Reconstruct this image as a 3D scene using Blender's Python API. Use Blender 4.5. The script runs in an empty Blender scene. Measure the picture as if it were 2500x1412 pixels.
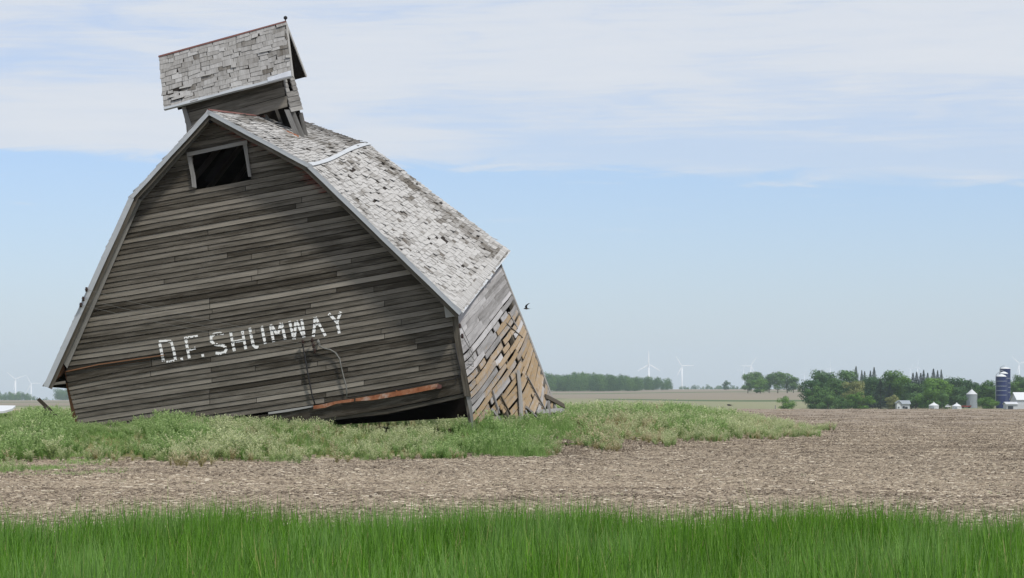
import bpy, math, random
import numpy as np
from mathutils import Vector, noise

random.seed(7)
rng = np.random.default_rng(7)
R = math.radians
scene = bpy.context.scene
col = scene.collection

# ------------------------------------------------------------------ camera, sky, sun, exposure
F = 7260.0            # focal length in units of a 2500 px wide frame
HY = 955.0            # image row of eye level
EZ = 1.7              # eye height, metres
cam_d = bpy.data.cameras.new('camera')
cam = bpy.data.objects.new('camera', cam_d)
col.objects.link(cam)
cam.location = (0, 0, EZ)
cam.rotation_euler = (R(90), 0, 0)
cam_d.sensor_width = 36
cam_d.lens = 36 * F / 2500
cam_d.shift_y = (HY - 706) / 2500
cam_d.clip_start = 0.5
cam_d.clip_end = 60000
cam_d.dof.use_dof = False
scene.camera = cam

SUN_DIR = Vector((0.40, -0.42, 0.82)).normalized()
elev = math.asin(SUN_DIR.z)
azim = math.atan2(SUN_DIR.x, SUN_DIR.y)
world = bpy.data.worlds.new('World')
scene.world = world
world.use_nodes = True
wt = world.node_tree
wt.nodes.clear()


class NT:
    """small helper to write node trees"""
    def __init__(s, tree): s.t = tree
    def n(s, typ, **kw):
        nd = s.t.nodes.new(typ)
        ins = kw.pop('ins', {})
        for k, v in kw.items(): setattr(nd, k, v)
        for k, v in ins.items(): s.put(nd, k, v)
        return nd
    def put(s, nd, k, v):
        sock = nd.inputs[k]
        if isinstance(v, bpy.types.NodeSocket): s.t.links.new(v, sock)
        else: sock.default_value = v
    def math(s, op, a, b=0.0, c=0.0, clamp=False):
        nd = s.t.nodes.new('ShaderNodeMath'); nd.operation = op; nd.use_clamp = clamp
        for i, v in enumerate((a, b, c)): s.put(nd, i, v)
        return nd.outputs[0]
    def mix(s, f, a, b, blend='MIX'):
        nd = s.t.nodes.new('ShaderNodeMix'); nd.data_type = 'RGBA'; nd.blend_type = blend
        nd.clamp_factor = True
        s.put(nd, 0, f); s.put(nd, 6, c4(a)); s.put(nd, 7, c4(b))
        return nd.outputs[2]
    def ramp(s, f, stops, interp='LINEAR'):
        nd = s.t.nodes.new('ShaderNodeValToRGB'); cr = nd.color_ramp; cr.interpolation = interp
        while len(cr.elements) < len(stops): cr.elements.new(0.5)
        for e, (p, c) in zip(cr.elements, stops):
            e.position = p; e.color = c4(c) if not isinstance(c, (int, float)) else (c, c, c, 1)
        s.put(nd, 0, f)
        return nd.outputs[0]
    def noise(s, vec, scale, detail=4, rough=0.55, dist=0.0):
        nd = s.n('ShaderNodeTexNoise', ins={'Scale': scale, 'Detail': detail, 'Roughness': rough, 'Distortion': dist})
        if vec is not None: s.put(nd, 'Vector', vec)
        return nd.outputs[0]
    def mapping(s, vec, scale=(1, 1, 1), loc=(0, 0, 0), rot=(0, 0, 0)):
        return s.n('ShaderNodeMapping', ins={'Vector': vec, 'Scale': scale, 'Location': loc, 'Rotation': rot}).outputs[0]
    def maprange(s, v, a, b, c=0.0, d=1.0, smooth=False):
        nd = s.n('ShaderNodeMapRange', ins={0: v, 1: a, 2: b, 3: c, 4: d})
        nd.clamp = True
        if smooth: nd.interpolation_type = 'SMOOTHSTEP'
        return nd.outputs[0]


def c4(c):
    if isinstance(c, bpy.types.NodeSocket): return c
    return tuple(c) + (1,) if len(c) == 3 else c


W = NT(wt)
sky = W.n('ShaderNodeTexSky', sky_type='NISHITA', sun_disc=False, sun_elevation=elev, sun_rotation=azim,
          altitude=300, air_density=1.0, dust_density=0.6, ozone_density=1.2)
geo = W.n('ShaderNodeTexCoord')
sep = W.n('ShaderNodeSeparateXYZ', ins={0: geo.outputs['Generated']})
dx, dy, dz = sep.outputs
az_ = W.math('ARCTAN2', dx, dy)
el_ = W.math('ARCSINE', dz)
cvec = W.n('ShaderNodeCombineXYZ', ins={0: W.math('MULTIPLY', az_, 9.0), 1: W.math('MULTIPLY', el_, 62.0), 2: 0.0}).outputs[0]
cvec_r = W.mapping(cvec, rot=(0, 0, R(-7)))
big = W.noise(W.mapping(cvec_r, scale=(0.75, 1, 1), loc=(3.1, 1.7, 0)), 0.55, 3, 0.5, 0.4)
fine = W.noise(cvec_r, 2.2, 8, 0.62, 0.6)
wisp = W.noise(W.mapping(cvec_r, scale=(0.5, 1.6, 1), loc=(8, 2, 0)), 4.5, 6, 0.6, 0.8)
comb = W.math('ADD', W.math('MULTIPLY', big, 0.58), W.math('ADD', W.math('MULTIPLY', fine, 0.27), W.math('MULTIPLY', wisp, 0.15)))
# the sheet of high cloud ends at about four degrees, a little lower towards the right
edge = W.math('ADD', W.math('MULTIPLY', az_, -0.036), 0.0715)
over = W.math('SUBTRACT', W.math('ADD', el_, W.math('MULTIPLY', W.math('SUBTRACT', fine, 0.5), 0.022)), edge)
sheet = W.maprange(over, 0.0, 0.0055, 0.0, 1.0, True)
body = W.maprange(comb, 0.37, 0.54, 0.50, 0.96, True)
rim = W.math('MULTIPLY', W.maprange(over, 0.0, 0.016, .38, 0.0, True), W.maprange(big, .36, .56))
cloud = W.math('MULTIPLY', sheet, W.math('MINIMUM', W.math('ADD', body, rim), 0.95))
strays = W.math('MULTIPLY', W.maprange(wisp, 0.60, 0.80, 0.0, 0.35, True), W.maprange(el_, 0.03, 0.06))
cloud = W.math('MAXIMUM', cloud, strays)
skyc = W.mix(1.0, sky.outputs[0], (0.98, 1.09, 1.46), 'MULTIPLY')
cl = W.mix(W.maprange(comb, .35, .65), (6.9, 7.5, 8.5), (8.0, 8.25, 8.7))
out = W.mix(cloud, skyc, cl)
bg = W.n('ShaderNodeBackground', ins={'Color': out, 'Strength': 0.09})
wo = W.n('ShaderNodeOutputWorld', ins={'Surface': bg.outputs[0]})

sun_d = bpy.data.lights.new('sun', 'SUN')
sun_d.energy = 3.3
sun_d.angle = R(5)
sun_d.color = (1.0, 0.95, 0.87)
sun = bpy.data.objects.new('sun', sun_d)
sun.rotation_euler = SUN_DIR.to_track_quat('Z', 'Y').to_euler()
sun.location = (0, 0, 50)
col.objects.link(sun)

scene.view_settings.view_transform = 'Standard'
scene.view_settings.look = 'None'
scene.view_settings.gamma = 1
scene.view_settings.exposure = 0.1
scene.view_settings.use_curve_mapping = False
scene.render.engine = 'CYCLES'
scene.cycles.volume_bounces = 1
scene.cycles.transparent_max_bounces = 8
scene.cycles.max_bounces = 6
scene.cycles.diffuse_bounces = 3


# ------------------------------------------------------------------ object helpers
def tag(o, label=None, cat=None, group=None, kind=None):
    if label: o['label'] = label
    if cat: o['category'] = cat
    if group: o['group'] = group
    if kind: o['kind'] = kind
    return o


def empty(name, loc, rz=0, scale=1.0):
    o = bpy.data.objects.new(name, None)
    o.empty_display_size = 0.2
    o.location = loc; o.rotation_euler = (0, 0, rz); o.scale = (scale,) * 3
    col.objects.link(o)
    return o


class MB:
    def __init__(s): s.v = []; s.f = []; s.uv = []; s.tone = []; s.aux = []
    def quad_pts(s, pts, uvs=None, tone=0.5, aux=0.0):
        i = len(s.v); s.v += [tuple(p) for p in pts]
        s.tone += [tone] * len(pts)
        s.aux += list(aux) if isinstance(aux, (list, tuple)) else [aux] * len(pts)
        s.f.append(tuple(range(i, i + len(pts))))
        s.uv += uvs or [(0, 0)] * len(pts)
    def loft(s, secs, tone=0.5, aux=0.0, cap=True, u0=None, closed=True):
        """secs: list of rings of points with the same count; aux may be a list, one value per ring"""
        n = len(secs[0]); base = len(s.v); u = random.uniform(0, 50) if u0 is None else u0
        vv = [0.0]
        for k in range(1, n + 1): vv.append(vv[-1] + (Vector(secs[0][k % n]) - Vector(secs[0][k - 1])).length)
        v0 = random.uniform(0, 50)
        us = [u]
        for i in range(1, len(secs)):
            us.append(us[-1] + (Vector(secs[i][0]) - Vector(secs[i - 1][0])).length)
        for i, r in enumerate(secs):
            for p in r: s.v.append(tuple(p)); s.tone.append(tone); s.aux.append(aux[i] if isinstance(aux, (list, tuple)) else aux)
        for i in range(len(secs) - 1):
            for k in range(n if closed else n - 1):
                a = base + i * n + k; b = base + i * n + (k + 1) % n
                s.f.append((a, b, b + n, a + n))
                s.uv += [(us[i], v0 + vv[k]), (us[i], v0 + vv[k + 1]), (us[i + 1], v0 + vv[k + 1]), (us[i + 1], v0 + vv[k])]
        if cap:
            s.f.append(tuple(base + k for k in range(n))[::-1]); s.uv += [(us[0], v0 + k * .01) for k in range(n)]
            e = base + (len(secs) - 1) * n
            s.f.append(tuple(e + k for k in range(n))); s.uv += [(us[-1], v0 + k * .01) for k in range(n)]
    def tube(s, pts, rad, n=6, tone=0.5, aux=0.0):
        pts = [Vector(p) for p in pts]; secs = []
        for i, p in enumerate(pts):
            d = (pts[min(i + 1, len(pts) - 1)] - pts[max(i - 1, 0)]).normalized()
            q = d.orthogonal().normalized() if i == 0 else (q - d * q.dot(d)).normalized()
            w = d.cross(q); r = rad[i] if isinstance(rad, (list, tuple)) else rad
            secs.append([p + (q * math.cos(2 * math.pi * k / n) + w * math.sin(2 * math.pi * k / n)) * r for k in range(n)])
        s.loft(secs, tone, aux)
    def box(s, c, sx, sy, sz, tone=0.5, aux=0.0, rz=0.0):
        ca, sa = math.cos(rz), math.sin(rz)
        def P(x, y, z): return (c[0] + x * ca - y * sa, c[1] + x * sa + y * ca, c[2] + z)
        a, b, h = sx / 2, sy / 2, sz / 2
        s.loft([[P(-a, -b, -h), P(-a, b, -h), P(-a, b, h), P(-a, -b, h)], [P(a, -b, -h), P(a, b, -h), P(a, b, h), P(a, -b, h)]], tone, aux)
    def lathe(s, c, prof, n=16, tone=0.5, aux=0.0, axis='Z'):
        secs = [[(c[0] + r * math.cos(2 * math.pi * k / n), c[1] + r * math.sin(2 * math.pi * k / n), c[2] + z) for k in range(n)] for r, z in prof]
        s.loft(secs, tone, aux)
    def mesh(s, name, mat, origin=(0, 0, 0), smooth=False, fix=True):
        me = bpy.data.meshes.new(name)
        o = np.array(origin, dtype=float)
        v = np.array(s.v, dtype=float) - o
        me.from_pydata(v.tolist(), [], s.f)
        uvl = me.uv_layers.new(name='UVMap')
        uvl.data.foreach_set('uv', np.array(s.uv, dtype=np.float32).ravel())
        for nm, arr in (('tone', s.tone), ('aux', s.aux)):
            at = me.attributes.new(nm, 'FLOAT', 'POINT'); at.data.foreach_set('value', np.array(arr, dtype=np.float32))
        if fix:
            import bmesh
            bm = bmesh.new(); bm.from_mesh(me); bmesh.ops.recalc_face_normals(bm, faces=bm.faces); bm.to_mesh(me); bm.free()
        if smooth: me.polygons.foreach_set('use_smooth', [True] * len(me.polygons))
        me.materials.append(mat)
        return me
    def build(s, name, mat, parent=None, origin=(0, 0, 0), smooth=False, fix=True):
        ob = bpy.data.objects.new(name, s.mesh(name, mat, origin, smooth, fix))
        col.objects.link(ob)
        if parent: ob.parent = parent
        else: ob.location = origin
        return ob


# ------------------------------------------------------------------ materials
def mat(name):
    m = bpy.data.materials.new(name); m.use_nodes = True; m.node_tree.nodes.clear()
    return m, NT(m.node_tree)


def finish(m, T, color, rough=0.85, spec=0.2, bump=None, bstr=0.3, bdist=0.01, metal=0.0, trans=None):
    b = T.n('ShaderNodeBsdfPrincipled', ins={'Base Color': c4(color), 'Roughness': rough, 'Specular IOR Level': spec, 'Metallic': metal})
    if bump is not None:
        bp = T.n('ShaderNodeBump', ins={'Height': bump, 'Strength': bstr, 'Distance': bdist})
        T.put(b, 'Normal', bp.outputs[0])
    sh = b.outputs[0]
    if trans:
        tr = T.n('ShaderNodeBsdfTranslucent', ins={'Color': c4(trans[0])})
        sh = T.n('ShaderNodeMixShader', ins={0: trans[1], 1: sh, 2: tr.outputs[0]}).outputs[0]
    T.n('ShaderNodeOutputMaterial', ins={'Surface': sh})
    return m


def attr(T, name): return T.n('ShaderNodeAttribute', attribute_name=name).outputs['Fac']


def wood(name, dark, light, lichen=None, red=None, extra_dark=0.5, grain=1.0, lichen2=None):
    m, T = mat(name)
    uv = T.n('ShaderNodeUVMap').outputs[0]
    tone = attr(T, 'tone'); aux = attr(T, 'aux')
    g1 = T.noise(T.mapping(uv, scale=(0.8, 13, 1)), 2.0, 9, 0.72, 0.2)
    g2 = T.noise(T.mapping(uv, scale=(0.6, 4.5, 1)), 1.6, 6, 0.65, 0.3)
    g3 = T.noise(T.mapping(uv, scale=(4, 90, 1)), 3.0, 4, 0.7)
    f = T.math('ADD', T.math('MULTIPLY', g1, 0.55), T.math('MULTIPLY', g2, 0.6))
    f = T.math('ADD', f, T.math('MULTIPLY', T.math('SUBTRACT', tone, 0.5), 0.9))
    f = T.maprange(f, 0.38, 0.90)
    c = T.mix(f, dark, light)
    crack = T.maprange(g3, 0.60, 0.72, 0.0, 0.7)
    c = T.mix(T.math('MULTIPLY', crack, grain), c, tuple(x * 0.35 for x in dark))
    stain = T.maprange(T.noise(T.mapping(uv, scale=(1.0, 1.6, 1), loc=(31, 7, 0)), 1.1, 5, 0.6), 0.58, 0.74, 0.0, extra_dark)
    c = T.mix(stain, c, tuple(x * 0.42 for x in dark))
    if lichen:
        ln = T.noise(T.mapping(uv, scale=(2.5, 5, 1), loc=(3, 9, 0)), 2.0, 7, 0.65)
        lf = T.maprange(T.math('ADD', T.math('ADD', ln, T.math('MULTIPLY', T.math('SUBTRACT', g1, 0.5), 0.5)), T.math('MULTIPLY', T.math('SUBTRACT', aux, 0.5), 0.55)), 0.50, 0.78, 0.0, 0.76)
        lc = T.mix(T.noise(uv, 9, 4), lichen, lichen2 or lichen)
        c = T.mix(lf, c, lc)
    if red:
        rn = T.noise(T.mapping(uv, scale=(1, 4, 1), loc=(13, 9, 0)), 2.4, 6, 0.6)
        rf = T.maprange(T.math('ADD', rn, T.math('MULTIPLY', T.math('SUBTRACT', aux, 0.5), 0.9)), 0.48, 0.72, 0.0, 0.8)
        c = T.mix(rf, c, red)
    hgt = T.math('ADD', T.math('MULTIPLY', g1, 0.7), T.math('MULTIPLY', g3, -0.5))
    return finish(m, T, c, 0.88, 0.15, hgt, 0.55, 0.012)


M = {}
M['siding'] = wood('weathered_siding', (0.046, 0.039, 0.029), (0.275, 0.25, 0.21), red=(0.16, 0.045, 0.035), extra_dark=0.35)
M['trim'] = wood('weathered_trim', (0.13, 0.125, 0.118), (0.36, 0.355, 0.34), extra_dark=0.3)
M['sidewall'] = wood('side_wall_board', (0.15, 0.145, 0.14), (0.43, 0.425, 0.43), lichen=(0.28, 0.17, 0.045), lichen2=(0.34, 0.25, 0.15), extra_dark=0.35, grain=0.8)
M['shingle'] = wood('shingle_wood', (0.12, 0.108, 0.092), (0.42, 0.415, 0.405), extra_dark=0.25, grain=1.0)
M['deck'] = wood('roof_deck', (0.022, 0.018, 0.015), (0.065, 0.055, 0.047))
M['rawwood'] = wood('raw_brown_wood', (0.10, 0.05, 0.028), (0.26, 0.13, 0.07), extra_dark=0.3)
M['timber'] = wood('old_timber', (0.08, 0.07, 0.055), (0.26, 0.235, 0.2), lichen=(0.30, 0.18, 0.07))

m, T = mat('galvanised_metal')
oc = T.n('ShaderNodeTexCoord').outputs['Object']
nn = T.noise(oc, 3.0, 5, 0.6)
M['metal'] = finish(m, T, T.mix(nn, (0.36, 0.39, 0.42), (0.54, 0.56, 0.58)), 0.55, 0.4, nn, 0.3, 0.02, 0.0)
m, T = mat('pale_flashing')
oc = T.n('ShaderNodeTexCoord').outputs['Object']
nn = T.noise(oc, 6.0, 5, 0.6)
M['flash'] = finish(m, T, T.mix(nn, (0.42, 0.45, 0.50), (0.66, 0.68, 0.72)), 0.5, 0.4, nn, 0.4, 0.02, 0.1)
m, T = mat('rusty_metal')
oc = T.n('ShaderNodeTexCoord').outputs['Object']
nn = T.noise(oc, 3.5, 6, 0.65); n2 = T.noise(oc, 14, 4)
cc = T.ramp(nn, [(0.30, (0.42, 0.34, 0.29)), (0.46, (0.34, 0.15, 0.08)), (0.6, (0.28, 0.10, 0.045)), (0.75, (0.13, 0.05, 0.035))])
M['rust'] = finish(m, T, T.mix(T.maprange(n2, .5, .7, 0, .5), cc, (0.15, 0.06, 0.04)), 0.8, 0.2, n2, 0.3, 0.01)
m, T = mat('dull_red_rust')
oc = T.n('ShaderNodeTexCoord').outputs['Object']
M['rust_red'] = finish(m, T, T.mix(T.noise(oc, 5, 5), (0.10, 0.045, 0.04), (0.21, 0.10, 0.085)), 0.75)


def plain(name, c, rough=0.6, metal=0.0, var=0.15, scale=4.0, spec=0.3):
    m, T = mat(name)
    oc = T.n('ShaderNodeTexCoord').outputs['Object']
    n_ = T.noise(oc, scale, 4, 0.6)
    return finish(m, T, T.mix(n_, tuple(x * (1 - var) for x in c), tuple(min(1, x * (1 + var)) for x in c)), rough, spec, metal=metal)


M['black'] = plain('dark_iron', (0.02, 0.02, 0.022), 0.7)
M['cable'] = plain('grey_cable', (0.16, 0.16, 0.15), 0.6)
M['porcelain'] = plain('brown_porcelain', (0.04, 0.022, 0.018), 0.3)
M['paint'] = plain('white_lettering_paint', (0.83, 0.83, 0.81), 0.8, var=0.08, scale=25)
M['turbine'] = plain('turbine_white', (0.88, 0.88, 0.88), 0.5, var=0.02)
M['silo'] = plain('blue_silo_enamel', (0.013, 0.022, 0.095), 0.35, var=0.2, scale=0.5)
M['white'] = plain('white_farm_paint', (0.50, 0.52, 0.55), 0.6, var=0.1, scale=1)
M['bright'] = plain('bright_white_metal', (0.58, 0.60, 0.62), 0.5, var=0.04, scale=1)
M['zinc'] = plain('grain_bin_zinc', (0.26, 0.29, 0.32), 0.5, var=0.1, scale=1)
M['redpaint'] = plain('faded_red_paint', (0.28, 0.06, 0.05), 0.7)
M['glassdark'] = plain('dark_window', (0.03, 0.035, 0.045), 0.2)
M['feather'] = plain('dark_feathers', (0.012, 0.012, 0.018), 0.6)
M['belly'] = plain('pale_feathers', (0.30, 0.24, 0.2), 0.7)


def foliage(name, lo, hi, top=None, tr=0.3, nscale=0.3, patch=None, pscale=0.15, pmix=0.8, dead=None):
    """lo/hi: dark and light leaf colour; 'tone' picks between leaves, 'aux' 0..1 picks the seed head colour"""
    m, T = mat(name)
    tone = attr(T, 'tone'); aux = attr(T, 'aux')
    rnd = T.n('ShaderNodeObjectInfo').outputs['Random']
    pos = T.n('ShaderNodeNewGeometry').outputs['Position']
    pn = T.noise(pos, nscale, 4, 0.6)
    f = T.math('ADD', T.math('MULTIPLY', tone, 0.6), T.math('ADD', T.math('MULTIPLY', pn, 0.5), T.math('MULTIPLY', T.math('SUBTRACT', rnd, 0.5), 0.35)))
    f = T.maprange(f, 0.2, 0.95)
    c = T.mix(f, lo, hi)
    if patch:
        pf = T.maprange(T.noise(T.mapping(pos, loc=(40, 13, 0)), pscale, 3, 0.5), 0.45, 0.62, 0, pmix, True)
        c = T.mix(pf, c, patch)
    if top: c = T.mix(aux, c, T.mix(f, tuple(x * .7 for x in top), top))
    if dead: c = T.mix(T.maprange(tone, .965, .975), c, dead)
    return finish(m, T, c, 0.75, 0.08, trans=(c, tr))


M['grass'] = foliage('tall_green_grass', (0.028, 0.110, 0.003), (0.150, 0.360, 0.018), top=(0.34, 0.50, 0.16), tr=0.4, nscale=1.6, patch=(0.22, 0.38, 0.12), pscale=1.3, pmix=0.6, dead=(0.42, 0.36, 0.17))
M['weed'] = foliage('seeding_weed', (0.23, 0.34, 0.13), (0.40, 0.50, 0.22), top=(0.66, 0.70, 0.42), tr=0.4, nscale=0.5)
M['weedgreen'] = foliage('fresh_green_weed', (0.14, 0.27, 0.06), (0.30, 0.46, 0.15), top=(0.54, 0.65, 0.33), tr=0.4, nscale=0.6)
M['weeddry'] = foliage('dry_weed', (0.25, 0.22, 0.09), (0.40, 0.36, 0.19), top=(0.66, 0.62, 0.40), tr=0.3, nscale=0.6)
M['bark'] = plain('tree_bark', (0.10, 0.08, 0.065), 0.9)
TREE = {
    'dark': foliage('dark_broadleaf', (0.042, 0.094, 0.038), (0.115, 0.205, 0.078), tr=0.2, nscale=0.2),
    'mid': foliage('green_broadleaf', (0.050, 0.115, 0.034), (0.14, 0.24, 0.075), tr=0.2, nscale=0.2),
    'bright': foliage('bright_broadleaf', (0.065, 0.145, 0.026), (0.17, 0.30, 0.065), tr=0.2, nscale=0.2),
    'olive': foliage('olive_broadleaf', (0.13, 0.16, 0.055), (0.27, 0.28, 0.12), tr=0.2, nscale=0.2),
    'spruce': foliage('dark_spruce', (0.030, 0.056, 0.046), (0.075, 0.110, 0.085), tr=0.1, nscale=0.3),
}
m, T = mat('corn_residue')
rnd = T.n('ShaderNodeObjectInfo').outputs['Random']; tone = attr(T, 'tone')
M['residue'] = finish(m, T, T.ramp(T.math('ADD', T.math('MULTIPLY', tone, 0.85), T.math('MULTIPLY', rnd, 0.15)),
                      [(0.0, (0.09, 0.07, 0.055)), (0.50, (0.25, 0.205, 0.155)), (0.85, (0.41, 0.35, 0.265)), (1.0, (0.68, 0.62, 0.51))]), 0.85)
m, T = mat('soil_clod')
tone = attr(T, 'tone')
M['clod'] = finish(m, T, T.mix(tone, (0.11, 0.089, 0.068), (0.28, 0.235, 0.185)), 0.95, 0.1)

# ------------------------------------------------------------------ terrain
PATCH = np.array([(-20, 53), (-11, 52.3), (-8.6, 53.2), (-6.8, 53.4), (-5.2, 53.0), (-3.8, 54.2), (-2.6, 54.4), (-1.2, 54.9), (.5, 57.2), (1.7, 62.0), (3.7, 67.5), (5.5, 73), (7.6, 79), (9.0, 87),
                  (8.6, 92), (6.5, 96), (0, 97), (-12, 92), (-24, 84), (-26, 60)], dtype=float)


def poly_sd(x, y, P):
    """signed distance to polygon, positive inside"""
    x = np.asarray(x, float); y = np.asarray(y, float)
    d = np.full(x.shape, 1e9); inside = np.zeros(x.shape, bool)
    n = len(P)
    for i in range(n):
        ax, ay = P[i]; bx, by = P[(i + 1) % n]
        ex, ey = bx - ax, by - ay
        t = np.clip(((x - ax) * ex + (y - ay) * ey) / (ex * ex + ey * ey), 0, 1)
        d = np.minimum(d, np.hypot(x - ax - t * ex, y - ay - t * ey))
        c = ((ay > y) != (by > y)) & (x < (bx - ax) * (y - ay) / (by - ay + 1e-12) + ax)
        inside ^= c
    return np.where(inside, d, -d)


FOOT = np.array([(-9.0, 62.4), (-.75, 60.0), (1.1, 66.0), (-7, 68.5)])
NEAR = [(0, -1.72), (12, -1.66), (18, -1.58), (24, -1.42), (35, -1.33), (60, -1.27), (100, -1.17), (150, -1.04), (185, -1.12), (220, -1.55)]
FARP = {
    -600: [(300, -3.6), (1000, -6.5), (2000, -8.2), (3000, -9.2), (5000, -15.4), (8000, -50), (17000, -160)],
    100: [(300, -3.6), (1000, -6.5), (2000, -8.2), (3000, -9.2), (5000, -15.4), (8000, -50), (17000, -160)],
    1350: [(300, -3.5), (700, -5.6), (1000, -5.2), (1300, -4.3), (1900, -3.1), (2600, -1.2), (3300, .6), (4500, 2.3), (6000, 2.0), (9000, -10), (17000, -70)],
    1850: [(300, -3.5), (700, -6.2), (1100, -7.6), (1400, -5.6), (1900, -1.6), (2600, .2), (3300, 1.4), (4500, 2.8), (6000, 2.5), (9000, -10), (17000, -70)],
    2600: [(300, -3.5), (700, -6.2), (1100, -6.8), (1400, -6.2), (1900, -1.6), (2600, .2), (3300, 1.4), (4500, 2.8), (6000, 2.5), (9000, -10), (17000, -70)],
}


def ground_z(x, y):
    x = np.asarray(x, float); y = np.asarray(y, float)
    px = 1250 + F * x / np.maximum(y, 1)
    keys = sorted(FARP); cols = []
    ly = np.log(np.maximum(y, 1.0))
    for k in keys:
        t = [(max(a, 1), b) for a, b in NEAR] + FARP[k]
        cols.append(np.interp(ly, [math.log(a) for a, b in t], [b for a, b in t]))
    cols = np.array(cols)
    pxc = np.clip(px, keys[0], keys[-1] - 1e-6)
    i = np.clip(np.searchsorted(keys, pxc, side='right') - 1, 0, len(keys) - 2)
    ka = np.array(keys, float)
    f = (pxc - ka[i]) / (ka[i + 1] - ka[i]); f = f * f * (3 - 2 * f)
    flat = cols.reshape(len(keys), -1); ii = i.ravel(); ar = np.arange(ii.size)
    z = (flat[ii, ar] * (1 - f.ravel()) + flat[ii + 1, ar] * f.ravel()).reshape(x.shape)
    sd = poly_sd(x, y, PATCH)
    m_ = np.clip(sd / 5.0, 0, 1); m_ = m_ * m_ * (3 - 2 * m_)
    bd = np.maximum(-poly_sd(x, y, FOOT), 0)
    z = z + np.where(y < 400, np.maximum(0.42 * m_, 0.42 * np.exp(-(bd / 1.5) ** 2)), 0)
    z = z + np.where(y < 400, 0.025 * np.sin(x * 1.3 + y * .7) * np.sin(y * .9 - x * .4) * np.clip((y - 14) / 10, 0, 1), 0)
    return z + EZ


def gz(x, y): return float(ground_z(np.array([x]), np.array([y]))[0])


def make_ground():
    ds = [1.0]
    while ds[-1] < 16500:
        d = ds[-1]
        ds.append(d + (0.5 if d < 20 else 0.6 if d < 110 else 2.5 if d < 240 else d * 0.02))
    ds = np.array(ds); k = 140
    ang = np.linspace(-0.42, 0.42, k)
    D, A = np.meshgrid(ds, ang, indexing='ij')
    X = D * A + np.where(D < 60, 1, 1) * A * 25
    Z = ground_z(X, D)
    n, mm = D.shape
    v = np.stack([X, D, Z], -1).reshape(-1, 3)
    idx = np.arange(n * mm).reshape(n, mm)
    f = np.stack([idx[:-1, :-1], idx[:-1, 1:], idx[1:, 1:], idx[1:, :-1]], -1).reshape(-1, 4)
    me = bpy.data.meshes.new('ground')
    me.from_pydata(v.tolist(), [], f.tolist())
    me.polygons.foreach_set('use_smooth', [True] * len(me.polygons))
    ob = bpy.data.objects.new('ground', me); col.objects.link(ob)
    return ob


m, T = mat('farmland')
pos = T.n('ShaderNodeNewGeometry').outputs['Position']
sp = T.n('ShaderNodeSeparateXYZ', ins={0: pos}).outputs
X_, Y_ = sp[0], sp[1]
n1 = T.noise(T.mapping(pos, scale=(.5, 1, 1)), 0.16, 5, 0.65); n2 = T.noise(pos, 2.2, 8, 0.72); n3 = T.noise(pos, 14, 6, 0.75)
soil = T.mix(T.maprange(n3, .25, .75), (0.19, 0.158, 0.125), (0.31, 0.262, 0.21))
soil = T.mix(T.maprange(n2, .35, .65, 0, .25), soil, (0.34, 0.292, 0.235))
soil = T.mix(T.maprange(n1, .42, .58, 0, .6), soil, (0.20, 0.165, 0.132))
# drier sandy ground towards the left, near the weeds
px_ = T.math('DIVIDE', X_, Y_)
left = T.maprange(T.math('ADD', px_, T.math('MULTIPLY', T.math('SUBTRACT', n2, .5), .12)), -0.17, 0.0, 1.0, 0.0, True)
sandy = T.mix(T.maprange(n3, .35, .65), (0.38, 0.30, 0.215), (0.54, 0.45, 0.34))
soil = T.mix(T.math('MULTIPLY', left, T.maprange(n2, .38, .6, .25, .85)), soil, sandy)
# distant fields
wob = T.math('MULTIPLY', T.math('SUBTRACT', T.noise(T.mapping(pos, scale=(1, .15, 1)), 0.004, 3), .5), 260)
Yw = T.math('ADD', Y_, wob)
farn = T.noise(T.mapping(pos, scale=(1, .2, 1)), 0.012, 5, .6)
greenf = T.mix(farn, (0.185, 0.195, 0.11), (0.24, 0.235, 0.145))
brownf = T.mix(farn, (0.19, 0.165, 0.125), (0.25, 0.22, 0.17))
far = T.ramp(T.maprange(Yw, 240, 6000), [(0.0, (0, 0, 0)), (0.20, (0, 0, 0)), (0.235, (1, 1, 1)), (1.0, (1, 1, 1))])
farc = T.mix(far, greenf, brownf)
def strip(a, b, hw, seed, thr):
    s_ = T.maprange(T.math('ABSOLUTE', T.math('SUBTRACT', Yw, a)), hw * .8, hw, 1, 0)
    g_ = T.maprange(T.noise(T.mapping(pos, loc=(seed, 0, 0), scale=(1, 0, 0)), b, 2), thr, thr + .03)
    return T.math('MULTIPLY', s_, g_)
for a, b, hw, seed, thr in ((1480, .012, 35, 10, .44), (2250, .006, 70, 90, .36), (3050, .005, 90, 300, .45)):
    farc = T.mix(strip(a, b, hw, seed, thr), farc, (0.07, 0.11, 0.045))
c = T.mix(T.maprange(Y_, 225, 300), soil, farc)
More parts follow.
